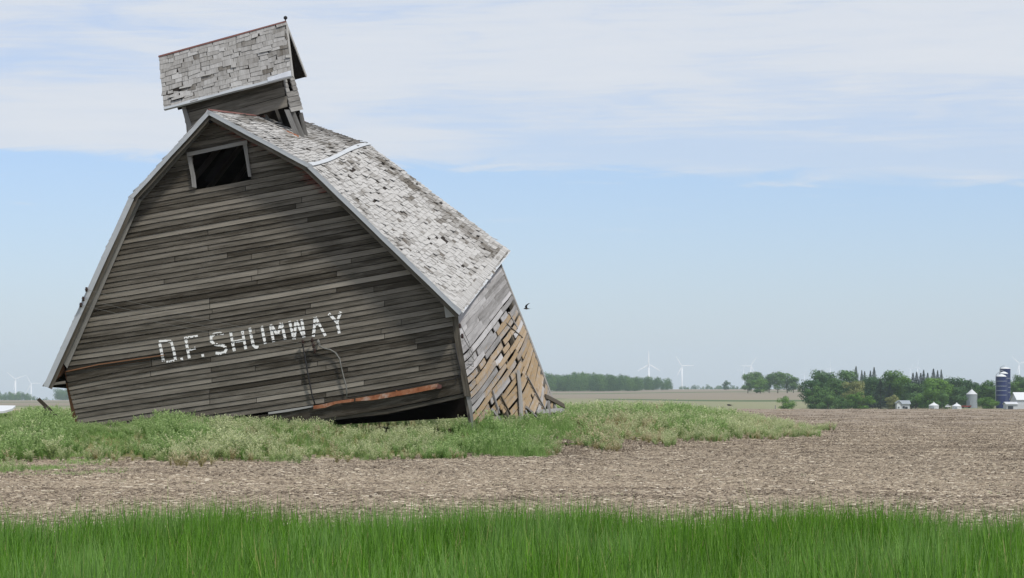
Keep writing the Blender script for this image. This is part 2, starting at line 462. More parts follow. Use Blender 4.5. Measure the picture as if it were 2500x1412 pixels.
# thin turf under the grass strip and the weed bank
turf = T.mix(n3, (0.045, 0.075, 0.02), (0.11, 0.13, 0.05))
c = T.mix(T.maprange(T.math('ADD', Y_, T.math('MULTIPLY', n2, 2.0)), 19.0, 21.0, 1, 0), c, turf)
gf = T.n('ShaderNodeAttribute', attribute_name='weedy').outputs['Fac']
c = T.mix(T.maprange(T.math('ADD', gf, T.math('MULTIPLY', T.math('SUBTRACT', n2, .5), .8)), .35, .65), c, T.mix(n3, (0.10, 0.11, 0.04), (0.20, 0.18, 0.085)))
hb = T.math('ADD', T.math('MULTIPLY', n3, .5), n2)
finish(m, T, c, 0.95, 0.1, hb, 0.5, 0.02)
M['ground'] = m
ground = make_ground()
ground.data.materials.append(m)
vv = np.empty(len(ground.data.vertices) * 3); ground.data.vertices.foreach_get('co', vv); vv = vv.reshape(-1, 3)
wd = np.clip(poly_sd(vv[:, 0], vv[:, 1], PATCH) / 1.6 - .1, 0, 1) * (vv[:, 1] < 200)
at = ground.data.attributes.new('weedy', 'FLOAT', 'POINT'); at.data.foreach_set('value', wd.astype(np.float32))
tag(ground, kind='structure')

# haze: one closed box of thin air round everything
hz = MB(); hz.box((0, 8200, 10), 9000, 17400, 420)
mh, Th = mat('haze_air')
pv = Th.n('ShaderNodeVolumePrincipled', ins={'Color': (0.72, 0.86, 1.0, 1), 'Density': 0.00006, 'Anisotropy': 0.0})
Th.n('ShaderNodeOutputMaterial', ins={'Volume': pv.outputs[0]})
haze = hz.build('haze', mh); tag(haze, kind='stuff')


# ------------------------------------------------------------------ geometry-node scattering
def scatter(name, pts, rot, scl, idx, sources, label=None, cat=None):
    cl_ = bpy.data.collections.new('source_' + name)
    for s_ in sources: cl_.objects.link(s_)
    me = bpy.data.meshes.new(name)
    me.vertices.add(len(pts)); me.vertices.foreach_set('co', np.asarray(pts, np.float32).ravel())
    a = me.attributes.new('rot', 'FLOAT_VECTOR', 'POINT'); a.data.foreach_set('vector', np.asarray(rot, np.float32).ravel())
    a = me.attributes.new('scl', 'FLOAT_VECTOR', 'POINT'); a.data.foreach_set('vector', np.asarray(scl, np.float32).ravel())
    a = me.attributes.new('idx', 'INT', 'POINT'); a.data.foreach_set('value', np.asarray(idx, np.int32))
    ob = bpy.data.objects.new(name, me); col.objects.link(ob)
    g = bpy.data.node_groups.new(name, 'GeometryNodeTree')
    g.interface.new_socket('Geometry', in_out='INPUT', socket_type='NodeSocketGeometry')
    g.interface.new_socket('Geometry', in_out='OUTPUT', socket_type='NodeSocketGeometry')
    N = g.nodes; L = g.links
    gi = N.new('NodeGroupInput'); go = N.new('NodeGroupOutput')
    ci = N.new('GeometryNodeCollectionInfo'); ci.inputs['Collection'].default_value = cl_
    ci.inputs['Separate Children'].default_value = True; ci.inputs['Reset Children'].default_value = True
    ip = N.new('GeometryNodeInstanceOnPoints'); ip.inputs['Pick Instance'].default_value = True
    def na(nm, dt):
        n_ = N.new('GeometryNodeInputNamedAttribute'); n_.data_type = dt; n_.inputs['Name'].default_value = nm
        return n_.outputs['Attribute']
    er = N.new('FunctionNodeEulerToRotation')
    L.new(na('rot', 'FLOAT_VECTOR'), er.inputs[0])
    L.new(gi.outputs[0], ip.inputs['Points']); L.new(ci.outputs[0], ip.inputs['Instance'])
    L.new(er.outputs[0], ip.inputs['Rotation']); L.new(na('scl', 'FLOAT_VECTOR'), ip.inputs['Scale'])
    L.new(na('idx', 'INT'), ip.inputs['Instance Index'])
    L.new(ip.outputs[0], go.inputs[0])
    md = ob.modifiers.new('scatter', 'NODES'); md.node_group = g
    tag(ob, label, cat, kind='stuff')
    return ob


def src(name, mb, material, fix=False):
    return bpy.data.objects.new(name, mb.mesh(name, material, fix=fix))


# ------------------------------------------------------------------ barn frame of reference
TH = R(17)
AX = Vector((math.sin(TH), math.cos(TH), 0)); RT = Vector((math.cos(TH), -math.sin(TH), 0))
C0 = Vector(((1150 - 1250) / F * 60, 60, 0))
BO = Vector((-4.6, 61.0, 0.85))


def on(px, py, w=0.0):
    d = Vector(((px - 1250) / F, 1, (HY - py) / F))
    t = (C0.dot(AX) + w) / d.dot(AX)
    p = d * t
    return Vector((p.x, p.y, p.z + EZ))


def lerp(a, b, t): return a + (b - a) * t


barn = empty('barn', BO)
tag(barn, 'collapsing grey wooden barn, leaning, with white lettering and a cupola on its shingled roof', 'barn')
B = dict(parent=barn, origin=BO)


def child_mesh(mb, name, material, parent=None, smooth=False):
    return mb.build(name, material, parent or barn, BO, smooth)


def strip_board(mb, pts_top, pts_bot, w_out, w_in, tone=0.5, aux=0.0):
    """board between two pixel polylines; front face at w_out, back at w_in"""
    secs = [[on(*b, w_out), on(*t, w_out), on(*t, w_in), on(*b, w_in)] for t, b in zip(pts_top, pts_bot)]
    mb.loft(secs, tone, aux)


# front wall ---------------------------------------------------------------
WALL = np.array([(157, 912), (330, 482), (508, 278), (757, 404), (1108, 765), (1135, 935), (848, 985), (560, 1035), (300, 1075), (200, 1078)], float)
WIN = np.array([(470, 372), (600, 348), (612, 434), (480, 459)], float)


def slope(c): return np.interp(c, [280, 460, 750, 1010], [-.19, -.182, -.165, -.15])


def cy(x, c):
    k = -2.7e-5 * np.clip((c - 450) / 300, 0, 1)
    y = c + slope(c) * (x - 640) + k * (x - 640) ** 2
    if c > 850: y += 15 * math.exp(-max(0, x - 150) / 120) * math.exp(-(c - 850) / 90)
    y += 1.1 * noise.noise(Vector((x * .008, c * .05, 3.3)))
    return float(y)


def inverse_c(x, y):
    c = y + .165 * (x - 640)
    for _ in range(6): c -= cy(x, c) - y
    return c


N_C = 56
CS = [1007 - 13.05 * i for i in range(N_C + 1)]
CS = [c + (random.uniform(-.7, .7) if 0 < i < N_C else 0) for i, c in enumerate(CS)]


def course_interval(c, poly, lo=80, hi=1190):
    xs = np.arange(lo, hi, 1.5); ys = np.array([cy(x, c) for x in xs])
    ins = poly_sd(xs, ys, poly) > 0
    if not ins.any(): return None
    return xs[ins].min(), xs[ins].max()


front = MB()
for (x1, y1, x2, y2) in ((300, 620, 330, 1000), (480, 470, 560, 1000), (700, 420, 770, 990), (880, 560, 950, 960), (1010, 690, 1060, 930)):
    front.loft([[on(x1 - 5, y1, .03), on(x1 + 5, y1, .03), on(x1 + 5, y1, .12), on(x1 - 5, y1, .12)], [on(x2 - 5, y2, .03), on(x2 + 5, y2, .03), on(x2 + 5, y2, .12), on(x2 - 5, y2, .12)]], .3)
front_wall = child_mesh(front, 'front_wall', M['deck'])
OUT_B, OUT_T = -0.020, -0.006
joints_seen = [640]
LIGHT = {2: .35, 6: .3, 10: .4, 15: .25, 16: .2, 21: .3, 26: .4, 27: .2, 33: .45, 36: .3, 41: .35, 43: .3}
for i in range(N_C):
    c0, c1 = CS[i], CS[i + 1]
    ct = c1 + 1.35
    ib, it = course_interval(c0 - .5, WALL), course_interval(c1 + .5, WALL)
    if ib is None: continue
    if it is None: it = ((ib[0] + ib[1]) / 2 - 4, (ib[0] + ib[1]) / 2 + 4)
    wi = course_interval((c0 + c1) / 2, WIN)
    runs = [(ib[0], ib[1], it[0], it[1])]
    if wi: runs = [(ib[0], wi[0] - 1, it[0], wi[0] - 1), (wi[1] + 1, ib[1], wi[1] + 1, it[1])]
    for (bl, br, tl, tr_) in runs:
        # joints along the course
        L_ = br - bl
        cuts = []
        x = bl + random.uniform(150, 620)
        while x < br - 70:
            cuts.append(515 + random.uniform(-6, 6) if (abs(x - 515) < 90 and i < 28) else x)
            x = cuts[-1] + random.uniform(220, 640)
        xs_b = [bl] + cuts + [br]; xs_t = [tl] + cuts + [tr_]
        for k in range(len(xs_b) - 1):
            b0, b1, t0, t1 = xs_b[k], xs_b[k + 1], xs_t[k], xs_t[k + 1]
            if b1 - b0 < 3: continue
            g = 0.6
            n_ = max(2, int((b1 - b0) / 75))
            base = 0.42 + .65 * LIGHT.get(i, 0) * (1 if random.random() < .75 else .2)
            if random.random() < .10: base += .18
            if 490 < c0 < 640 and i % 2: base += .02
            tone = min(1, max(0, random.gauss(base, .10)))
            dip0, dip1 = random.uniform(-.45, .45), random.uniform(-.45, .45)
            warp = random.uniform(-.004, .006)
            secs = []; aux = []
            for q in range(n_ + 1):
                f = q / n_
                xb = lerp(b0 + g, b1 - g, f); xt = lerp(t0 + g, t1 - g, f)
                yb = cy(xb, c0) + lerp(dip0, dip1, f); yt = cy(xt, ct)
                pr = warp * math.sin(f * 3.1) - random.uniform(0, .002)
                secs.append([on(xb, yb, OUT_B + pr), on(xt, yt, OUT_T), on(xt, yt, 0.012), on(xb, yb, OUT_B + .018 + pr)])
                # faint red paint survives under the rakes near the peak
                if c0 < 500:
                    d_r = min(abs(poly_sd([xb], [yb - 8], WALL)[0]), 60)
                    aux.append(max(0.0, 1.0 - d_r / 32.0) * (1 if xb > 470 else .5))
                else: aux.append(0.0)
            mb = MB(); mb.loft(secs, tone, aux)
            p = child_mesh(mb, 'plank', M['siding'], front_wall)

# boards at the torn crack on the left, bright brown inside
mb = MB(); strip_board(mb, [(158, 908), (230, 893), (320, 880), (400, 867)], [(162, 930), (235, 908), (320, 890), (400, 872)], -.004, .02, .6)
child_mesh(mb, 'torn_board', M['rawwood'], front_wall)
mb = MB(); strip_board(mb, [(158, 907), (240, 889), (330, 876), (402, 866)], [(158, 909.5), (240, 891.5), (330, 878.5), (402, 868)], -.05, -.03, .9)
child_mesh(mb, 'splinter', M['rawwood'], front_wall)
# skirt boards
for top, bot, w0, tn in (([(560, 1022), (700, 1007), (848, 972), (1000, 947), (1130, 924)], [(560, 1042), (700, 1034), (850, 1014), (945, 998), (1138, 958)], -.018, .30),
                         ([(640, 1034), (800, 1018), (945, 1000), (1040, 981), (1138, 960)], [(640, 1044), (800, 1028), (945, 1011), (1040, 991), (1140, 969)], .01, .36)):
    if len(top) != len(bot): bot = bot[:len(top)]
    mb = MB(); strip_board(mb, top, bot, w0, w0 + .04, tn); child_mesh(mb, 'skirt_board', M['siding'], front_wall)
mb = MB(); strip_board(mb, [(655, 1007), (700, 1000), (765, 990)], [(655, 1012), (700, 1006), (765, 994)], -.05, -.03, .85); child_mesh(mb, 'splintered_board', M['trim'], front_wall)
# rusty metal strip
pts = [(765, 991), (790, 987), (820, 980), (852, 975), (864, 974)]; pb = [(765, 999), (793, 996), (822, 986), (856, 982), (864, 980)]
mb = MB(); strip_board(mb, pts, pb, -.075, -.055); child_mesh(mb, 'rusty_strip', M['rust'], front_wall)
pts = [(868, 973), (910, 966), (960, 957), (1010, 948), (1062, 938), (1070, 937)]; pb = [(868, 980), (912, 977), (960, 969), (1012, 960), (1066, 949), (1072, 948)]
mb = MB(); strip_board(mb, pts, pb, -.08, -.055)
mb.loft([[on(966, 953, -.09), on(970, 953, -.09), on(970, 953, -.06), on(966, 953, -.06)], [on(966, 967, -.09), on(970, 966, -.09), on(970, 966, -.06), on(966, 967, -.06)]])
child_mesh(mb, 'rusty_strip', M['rust'], front_wall)
mb = MB(); strip_board(mb, [(1068, 938), (1078, 940)], [(1068, 950), (1078, 948)], -.14, -.03); child_mesh(mb, 'rusty_bracket', M['rust_red'], front_wall)

# corner posts
mb = MB(); strip_board(mb, [(1102, 762), (1110, 830), (1122, 900), (1134, 968)], [(1118, 770), (1125, 830), (1137, 900), (1150, 968)], -.055, .06, .42)
child_mesh(mb, 'corner_board', M['siding'], front_wall)
mb = MB(); strip_board(mb, [(1136, 962), (1145, 1000), (1152, 1045)], [(1149, 962), (1153, 1000), (1158, 1045)], -.03, .05, .55)
child_mesh(mb, 'corner_timber', M['trim'], front_wall)
mb = MB(); strip_board(mb, [(160, 935), (170, 985), (182, 1050)], [(168, 935), (184, 985), (202, 1050)], .03, .14, .6)
child_mesh(mb, 'corner_timber', M['rawwood'], front_wall)
mb = MB(); strip_board(mb, [(166, 935), (186, 985), (206, 1060)], [(170, 935), (192, 985), (214, 1060)], .0, .08, .2)
child_mesh(mb, 'corner_timber', M['siding'], front_wall)

# window frame: head, two jambs
fr = MB(); strip_board(fr, [(456, 373), (530, 358), (603, 342)], [(456, 383), (530, 367), (604, 352)], -.062, .02, .62)
wf = child_mesh(fr, 'window_frame', M['trim'])
mb = MB(); strip_board(mb, [(457, 384), (466, 430), (469, 457)], [(467, 383), (477, 430), (480, 459)], -.058, .05, .6); child_mesh(mb, 'window_jamb', M['trim'], wf)
mb = MB(); strip_board(mb, [(593, 353), (601, 400), (606, 432)], [(603, 352), (609, 400), (614, 432)], -.058, .05, .5); child_mesh(mb, 'window_jamb', M['trim'], wf)
mb = MB(); mb.loft([[on(500, 440, .9), on(512, 448, .9), on(512, 448, 1.0), on(500, 440, 1.0)], [on(566, 345, 1.1), on(584, 352, 1.1), on(584, 352, 1.2), on(566, 345, 1.2)]], .1)
child_mesh(mb, 'beam', M['deck'], wf)

# lettering ----------------------------------------------------------------
def Z5(x, y): return (340 + x / 3.049, 720 + y / 3.049)


LET = [
    ('D', [[(150, 352), (165, 420), (180, 497)], [(146, 350), (195, 346), (238, 346)], [(238, 348), (258, 420), (270, 488)], [(262, 492), (225, 500), (190, 504)]]),
    ('dot', [[(306, 480), (325, 476)]]),
    ('F', [[(346, 328), (358, 400), (373, 474)], [(334, 325), (385, 317), (436, 309)], [(352, 410), (385, 404), (418, 396)]]),
    ('dot', [[(463, 454), (482, 450)]]),
    ('S', [[(628, 292), (600, 286), (560, 292), (534, 312), (536, 345), (560, 370), (600, 374), (632, 380), (648, 405), (636, 430), (600, 438), (568, 434)]]),
    ('H', [[(679, 272), (692, 345), (708, 420)], [(765, 258), (778, 330), (793, 405)], [(690, 352), (740, 344), (784, 335)]]),
    ('U', [[(822, 246), (836, 320), (850, 378), (864, 390), (888, 390)], [(911, 232), (924, 300), (938, 366)]]),
    ('M', [[(974, 222), (988, 290), (1000, 352)], [(980, 222), (1005, 262), (1030, 300)], [(1030, 300), (1044, 255), (1054, 210)], [(1058, 210), (1072, 270), (1087, 334)]]),
    ('W', [[(1118, 196), (1136, 265), (1152, 332)], [(1154, 332), (1160, 265), (1164, 192)], [(1168, 192), (1196, 255), (1226, 318)], [(1228, 318), (1220, 250), (1208, 182)]]),
    ('A', [[(1308, 166), (1304, 240), (1295, 312)], [(1312, 166), (1348, 236), (1386, 306)], [(1303, 224), (1325, 216), (1343, 210)]]),
    ('Y', [[(1410, 140), (1440, 170), (1470, 205)], [(1500, 126), (1486, 165), (1472, 205)], [(1471, 205), (1480, 245), (1489, 288)]]),
]
names_seen = 0
for nm, strokes in LET:
    mb = MB()
    for st in strokes:
        P_ = [Z5(*p) for p in st]
        hw = 3.4 if nm != 'dot' else 3.2
        pts_ = []
        for a, b in zip(P_[:-1], P_[1:]):
            L_ = math.hypot(b[0] - a[0], b[1] - a[1]); n_ = max(2, int(L_ / 1.7))
            for q in range(n_): pts_.append((lerp(a[0], b[0], q / n_), lerp(a[1], b[1], q / n_)))
        pts_.append(P_[-1])
        prof = []
        for j, p in enumerate(pts_):
            a = pts_[max(0, j - 1)]; b = pts_[min(len(pts_) - 1, j + 1)]
            dx_, dy_ = b[0] - a[0], b[1] - a[1]; l = math.hypot(dx_, dy_) or 1
            w_ = hw * (1 + .22 * noise.noise(Vector((p[0] * .22, p[1] * .22, 5))))
            prof.append([(p[0] - dy_ / l * w_ * s_, p[1] + dx_ / l * w_ * s_) for s_ in (-1, -.33, .33, 1)])
        def surf(p):
            c = inverse_c(*p)
            for i in range(N_C):
                if CS[i + 1] < c <= CS[i]:
                    f = (CS[i] - c) / (CS[i] - CS[i + 1])
                    return i, f, on(p[0], p[1], lerp(OUT_B, OUT_T, f) - .0055)
            return -1, 0, on(p[0], p[1], -.04)
        S_ = [[surf(p) for p in row] for row in prof]
        for j in range(len(S_) - 1):
            for q in range(3):
                cs = [S_[j][q], S_[j][q + 1], S_[j + 1][q + 1], S_[j + 1][q]]
                if len({c_[0] for c_ in cs}) > 1: continue
                fm = sum(c_[1] for c_ in cs) / 4
                cx, cyy = prof[j][q]
                worn = noise.noise(Vector((cx * .35, cyy * .5, 1.7)))
                faint = nm == 'D' and cyy > 878
                if fm < .14 + .14 * worn or worn > (.55 if not faint else .0): continue
                mb.quad_pts([c_[2] for c_ in cs], tone=.5)
    if mb.f:
        nmx = 'painted_dot' if nm == 'dot' else 'painted_letter'
        lo = mb.build(nmx, M['paint'], front_wall, BO, fix=False)
        if nm != 'dot': lo['label'] = 'white painted letter ' + nm

# pipe, cable, wires and insulators on the front
mb = MB(); mb.tube([on(738, 836, -.07), on(746, 880, -.07), on(754, 925, -.07), on(762, 965, -.07), on(769, 988, -.07)], .016, 6); child_mesh(mb, 'conduit_pipe', M['black'], smooth=True)
cab = [(776, 833), (780, 846), (792, 851), (806, 854), (818, 861), (829, 876), (834, 900), (840, 925), (846, 945), (847, 972)]
mb = MB(); mb.tube([on(x, y, -.075) for x, y in cab], .014, 6); mb.tube([on(x + 2 + 2 * math.sin(i * 2.1), y + 1, -.08) for i, (x, y) in enumerate(cab[:7])], .006, 5)
mb.lathe(on(777, 836, -.07), [(.02, -.04), (.035, -.02), (.035, .02), (.01, .06)], 8)
child_mesh(mb, 'service_cable', M['cable'], smooth=True)
mb = MB(); mb.tube([on(849, 971, -.07), on(880, 966, -.07), on(950, 955, -.07), on(1040, 938, -.07), on(1110, 925, -.075), on(1122, 918, -.08), on(1124, 905, -.08), on(1116, 870, -.075), on(1110, 840, -.07)], .010, 5)
child_mesh(mb, 'edge_cable', M['black'], smooth=True)
for (x, y) in ((762, 831), (765, 844), (768, 857), (739, 836)):
    mb = MB(); p = on(x, y, -.11)
    mb.lathe(p, [(.012, -.05), (.032, -.035), (.02, -.015), (.036, 0), (.02, .02), (.03, .035), (.01, .05)], 8); mb.tube([p, p + AX * .11], .008, 5)
    child_mesh(mb, 'insulator', M['porcelain'], smooth=True)
for (x, y) in ((211, 707), (203, 730), (197, 745)):
    mb = MB(); p = on(x, y, -.42)
    mb.lathe(p, [(.012, -.05), (.034, -.035), (.02, -.015), (.038, 0), (.02, .02), (.03, .035), (.01, .05)], 8); mb.tube([p, p + AX * .12], .01, 5)
    child_mesh(mb, 'insulator', M['porcelain'], smooth=True)
for (x1, y1, x2, y2, sag) in ((211, 707, 762, 831, 8), (203, 730, 765, 844, 6), (197, 745, 768, 857, 6)):
    mb = MB(); n_ = 14
    mb.tube([on(lerp(x1, x2, k / n_), lerp(y1, y2, k / n_) + sag * 4 * (k / n_) * (1 - k / n_), lerp(-.44, -.12, k / n_)) for k in range(n_ + 1)], .0035, 4)
    child_mesh(mb, 'wire', M['cable'])

# roof ---------------------------------------------------------------------
WF, WB = -0.36, 6.35
RP = {'A': ((508, 270), (748, 300)), 'KR': ((757, 405), (901, 354)), 'ER': ((1127, 764), (1244, 614)), 'KL': ((317, 482), (587, 545)), 'EL': ((108, 943), (345, 965))}
RV = {k: (on(*a, WF), on(*b, WB)) for k, (a, b) in RP.items()}


def roof_pt(top, bot, s, t, lift=0.0):
    a = RV[top][0].lerp(RV[top][1], s); b = RV[bot][0].lerp(RV[bot][1], s)
    p = a.lerp(b, t)
    e1 = RV[top][1] - RV[top][0]; e2 = b - a
    nrm = e2.cross(e1).normalized()
    if nrm.z < 0: nrm = -nrm
    wave = .035 * noise.noise(Vector((s * 3.1, t * 3.0, 2.0 if top == 'A' else 5.0))) * min(1, s * 6) * min(1, (1 - s) * 8)
    if bot == 'ER': wave -= .13 * math.sin(math.pi * s) * t
    if bot == 'KR': wave -= .06 * math.sin(math.pi * 2 * s) * t
    if top == 'KR': wave -= .06 * math.sin(math.pi * 2 * s) * (1 - t)
    return p + nrm * (lift + wave), nrm


deck = MB()
for top, bot in (('A', 'KR'), ('KR', 'ER'), ('A', 'KL'), ('KL', 'EL')):
    ns, nt = 16, 8
    for lift_pair in ((0.0, -0.03),):
        secs = []
        for i in range(ns + 1):
            s = i / ns
            ring = [roof_pt(top, bot, s, j / nt, 0.0)[0] for j in range(nt + 1)] + [roof_pt(top, bot, s, j / nt, -0.035)[0] for j in range(nt, -1, -1)]
            secs.append(ring)
        deck.loft(secs, .4)
roof = child_mesh(deck, 'roof', M['deck'])
# rafters below the deck
for s in (0.12, .3, .48, .66, .84):
    for top, bot in (('A', 'KR'), ('KR', 'ER'), ('A', 'KL'), ('KL', 'EL')):
        mb = MB(); pts_ = []
        secs = []
        for t in (0.03, .5, .93):
            p, nrm = roof_pt(top, bot, s, t); p2, _ = roof_pt(top, bot, s + .01, t)
            secs.append([p - nrm * .04, p2 - nrm * .04, p2 - nrm * .15, p - nrm * .15])
        mb.loft(secs, .5); child_mesh(mb, 'rafter', M['timber'], roof)


def shingle_slope(ptf, rows, length, wrange, tonef, out, near_first=True, missing=0.01, u_jit=.012, lift=.022):
    """collects (sortkey, mb) pairs"""
    for r in range(rows):
        t_b = (r + 1) / rows; t_t = max(0.0, t_b - 1.35 / rows)
        s = -random.uniform(0, .03)
        row_wob = random.uniform(-.06, .06)
        while s < 1:
            w = random.uniform(*wrange) / length
            s0, s1 = max(0, s), min(1, s + w - .010 / length * 1.2)
            s += w
            if s1 - s0 < .02 / length: continue
            sm = (s0 + s1) / 2
            if random.random() < missing * (1 + 2 * sm): continue
            j = 1 / rows
            d0 = random.gauss(row_wob, .16) * j; d1 = d0 + random.gauss(0, .09) * j
            L1 = lift * random.uniform(.8, 1.5) + (random.uniform(.01, .035) if random.random() < .07 else 0)
            L2 = L1 + random.uniform(-.006, .006)
            rake = random.gauss(0, .010) / length
            tb0, tb1 = min(1.012, t_b + d0), min(1.012, t_b + d1)
            tp = [ptf(s0, t_t, .006)[0], ptf(s1, t_t, .006)[0]]
            b0 = ptf(s0 + rake, tb0, L1)[0]; b1 = ptf(s1 + rake, tb1, L2)[0]
            c0_ = ptf(s0 + rake, tb0, max(.001, L1 - .014))[0]; c1_ = ptf(s1 + rake, tb1, max(.001, L2 - .014))[0]
            q0, q1 = ptf(s0, t_t, .001)[0], ptf(s1, t_t, .001)[0]
            # ring order so that the UV u axis runs down the slope (grain direction)
            out.append((sm, [[tp[0], tp[1], q1, q0], [b0, b1, c1_, c0_]], tonef(sm, t_b)))


def fb(x, y, z): return noise.fractal(Vector((x, y, z)), 1.0, 2.0, 4)


def tone_lower(s, t):
    v = .86 + random.gauss(0, .10)
    v -= .50 * math.exp(-((s - .86) / .075) ** 2) * min(1, max(0, .75 + .9 * fb(t * 4, s * 3, 4)))
    v -= .7 * max(0, fb(s * 7, t * 8, 9.2) - .15)
    if random.random() < .07: v -= random.uniform(.2, .5)
    return min(1, max(.05, v))


def tone_upper(s, t):
    v = .82 + random.gauss(0, .12)
    v -= .55 * max(0, (s - .45)) + .5 * max(0, fb(s * 6, t * 4, 2.2))
    return min(1, max(.05, v))


sl = []
shingle_slope(lambda s, t, l: roof_pt('KR', 'ER', s, t, l), 40, 6.7, (.08, .28), tone_lower, sl, missing=.012)
su = []
shingle_slope(lambda s, t, l: roof_pt('A', 'KR', s, t, l), 21, 6.7, (.08, .26), tone_upper, su, missing=.02)
sll = []
shingle_slope(lambda s, t, l: roof_pt('KL', 'EL', s, t, l), 30, 6.7, (.3, .6), lambda s, t: .6, sll)
shingle_slope(lambda s, t, l: roof_pt('A', 'KL', s, t, l), 14, 6.7, (.3, .6), lambda s, t: .6, sll)
sl.sort(key=lambda a: a[0]); su.sort(key=lambda a: a[0])
singles = sl[:130] + su[:40]
for _, secs, tn in singles:
    mb = MB(); mb.loft(secs, tn); child_mesh(mb, 'shingle', M['shingle'], roof)
mb = MB()
for _, secs, tn in sl[130:] + su[40:] + sll: mb.loft(secs, tn)
rest = child_mesh(mb, 'shingles', M['shingle'], roof); rest['kind'] = 'stuff'

# rake metal and boards
def off_poly(pts, d):
    """offset a pixel polyline to its lower/inner side by d px"""
    out_ = []
    for i, p in enumerate(pts):
        a = pts[max(0, i - 1)]; b = pts[min(len(pts) - 1, i + 1)]
        tx, ty = b[0] - a[0], b[1] - a[1]; l = math.hypot(tx, ty)
        nx_, ny_ = -ty / l, tx / l
        out_.append((p[0] + nx_ * d, p[1] + ny_ * d))
    return out_


def dens(a, b, n=6, jit=0.0): return [(lerp(a[0], b[0], k / n) + random.uniform(-jit, jit), lerp(a[1], b[1], k / n) + random.uniform(-jit, jit)) for k in range(n + 1)]


for a, b, sg, wd_ in (((505, 270), (757, 404), 1, 9), ((757, 404), (1127, 764), 1, 10), ((510, 270), (317, 482), -1, 9), ((317, 482), (108, 943), -1, 12)):
    outer = dens(a, b, 10, .5)
    mb = MB(); strip_board(mb, off_poly(outer, -1.5 * sg), off_poly(outer, (wd_ - 1.5) * sg), WF - .02, WF + .01)
    # return of the metal over the shingles
    strip_board(mb, off_poly(outer, -2.5 * sg), off_poly(outer, 0 * sg), WF - .022, WF + .07)
    child_mesh(mb, 'rake_metal', M['metal'], roof)
    mb = MB(); strip_board(mb, off_poly(outer, (wd_ - 2) * sg), off_poly(outer, (wd_ + 8) * sg), WF + .03, WF + .05, .38)
    child_mesh(mb, 'rake_board', M['timber'], roof)
    # soffit from the rake back to the wall
    mb = MB(); inner = off_poly(outer, 8 * sg); inn2 = off_poly(outer, (11 if sg > 0 else 14) * sg)
    secs = [[on(*p, WF + .05), on(*q, WF + .05), on(*q, .02), on(*p, .02)] for p, q in zip(inner, inn2)]
    mb.loft(secs, .3); child_mesh(mb, 'soffit', M['trim'], roof)
# broad frieze boards along the left slopes
mb = MB(); strip_board(mb, dens((500, 288), (330, 480), 5), dens((512, 302), (346, 492), 5), -.09, -.06, .35); child_mesh(mb, 'frieze_board', M['trim'], roof)
mb = MB(); strip_board(mb, dens((326, 484), (150, 880), 6), dens((346, 488), (164, 900), 6), -.14, -.10, .72); child_mesh(mb, 'frieze_board', M['trim'], roof)
# left eave underside
mb = MB(); mb.loft([[on(112, 943, WF + .03), on(150, 880, -.1), on(160, 905, 0.05), on(120, 943, WF + .04)], [on(125, 941, WF + .5), on(160, 885, .5), on(166, 905, .6), on(130, 941, WF + .5)]], .4)
child_mesh(mb, 'eave_soffit', M['rawwood'], roof)
mb = MB(); strip_board(mb, [(112, 940), (135, 934), (160, 930)], [(112, 945), (135, 940), (160, 937)], WF + .05, WF + .2, .6); child_mesh(mb, 'eave_board', M['timber'], roof)
# right eave return: pale triangular board and bracket
mb = MB()
mb.loft([[on(1081, 728, -.12), on(1112, 768, -.12), on(1116, 772, -.12), on(1088, 776, -.12)], [on(1081, 728, -.09), on(1112, 768, -.09), on(1116, 772, -.09), on(1088, 776, -.09)]], .95)
child_mesh(mb, 'eave_return_board', M['trim'], roof)
# flashing along the kink and eave
mb = MB(); secs = []
for k in range(19):
    s = k / 18
    a, n1_ = roof_pt('A', 'KR', s, .975, .045); b, n2_ = roof_pt('KR', 'ER', s, 0.0, .045); c_, n3_ = roof_pt('KR', 'ER', s, .010, .045)
    secs.append([a, b, c_, c_ - n3_ * .01, b - n2_ * .02, a - n1_ * .01])
mb.loft(secs); child_mesh(mb, 'flashing', M['metal'], roof)
mb = MB(); secs = []
for k in range(19):
    s = k / 18
    a, n1_ = roof_pt('KR', 'ER', s, .994, .012); b, n2_ = roof_pt('KR', 'ER', s, 1.006, .02); c_ = b - n2_ * .05
    secs.append([a, b, c_, a - n1_ * .01])
mb.loft(secs); child_mesh(mb, 'eave_flashing', M['metal'], roof)
# starter course ticks at the eave
mb = MB(); s = 0
while s < .985:
    w = random.uniform(.012, .024)
    p = [roof_pt('KR', 'ER', s, .955, .035)[0], roof_pt('KR', 'ER', s + w * .8, .955, .035)[0]]; q = [roof_pt('KR', 'ER', s, .99, .045)[0], roof_pt('KR', 'ER', s + w * .8, .99, .045)[0]]
    nn_ = roof_pt('KR', 'ER', s, .99)[1] * .016
    mb.loft([[p[0], p[1], p[1] - nn_, p[0] - nn_], [q[0], q[1], q[1] - nn_, q[0] - nn_]], random.uniform(.75, 1)); s += w
o_ = child_mesh(mb, 'starter_course', M['shingle'], roof); o_['kind'] = 'stuff'
# ridge cap
mb = MB(); secs = []
for k in range(9):
    s = k / 8 * .98
    a = roof_pt('A', 'KR', s, .028, .03)[0]; p = RV['A'][0].lerp(RV['A'][1], s) + Vector((0, 0, .035)); b = roof_pt('A', 'KL', s, .03, .03)[0]
    secs.append([a, p, b, p - Vector((0, 0, .03))])
mb.loft(secs); child_mesh(mb, 'ridge_cap', M['rust_red'], roof)

# side wall ----------------------------------------------------------------
SW = {'NT': on(1108, 768, .0), 'NB': on(1156, 1042, .0), 'FT': on(1222, 650, 6.0), 'FB': on(1361, 1008, 6.0)}


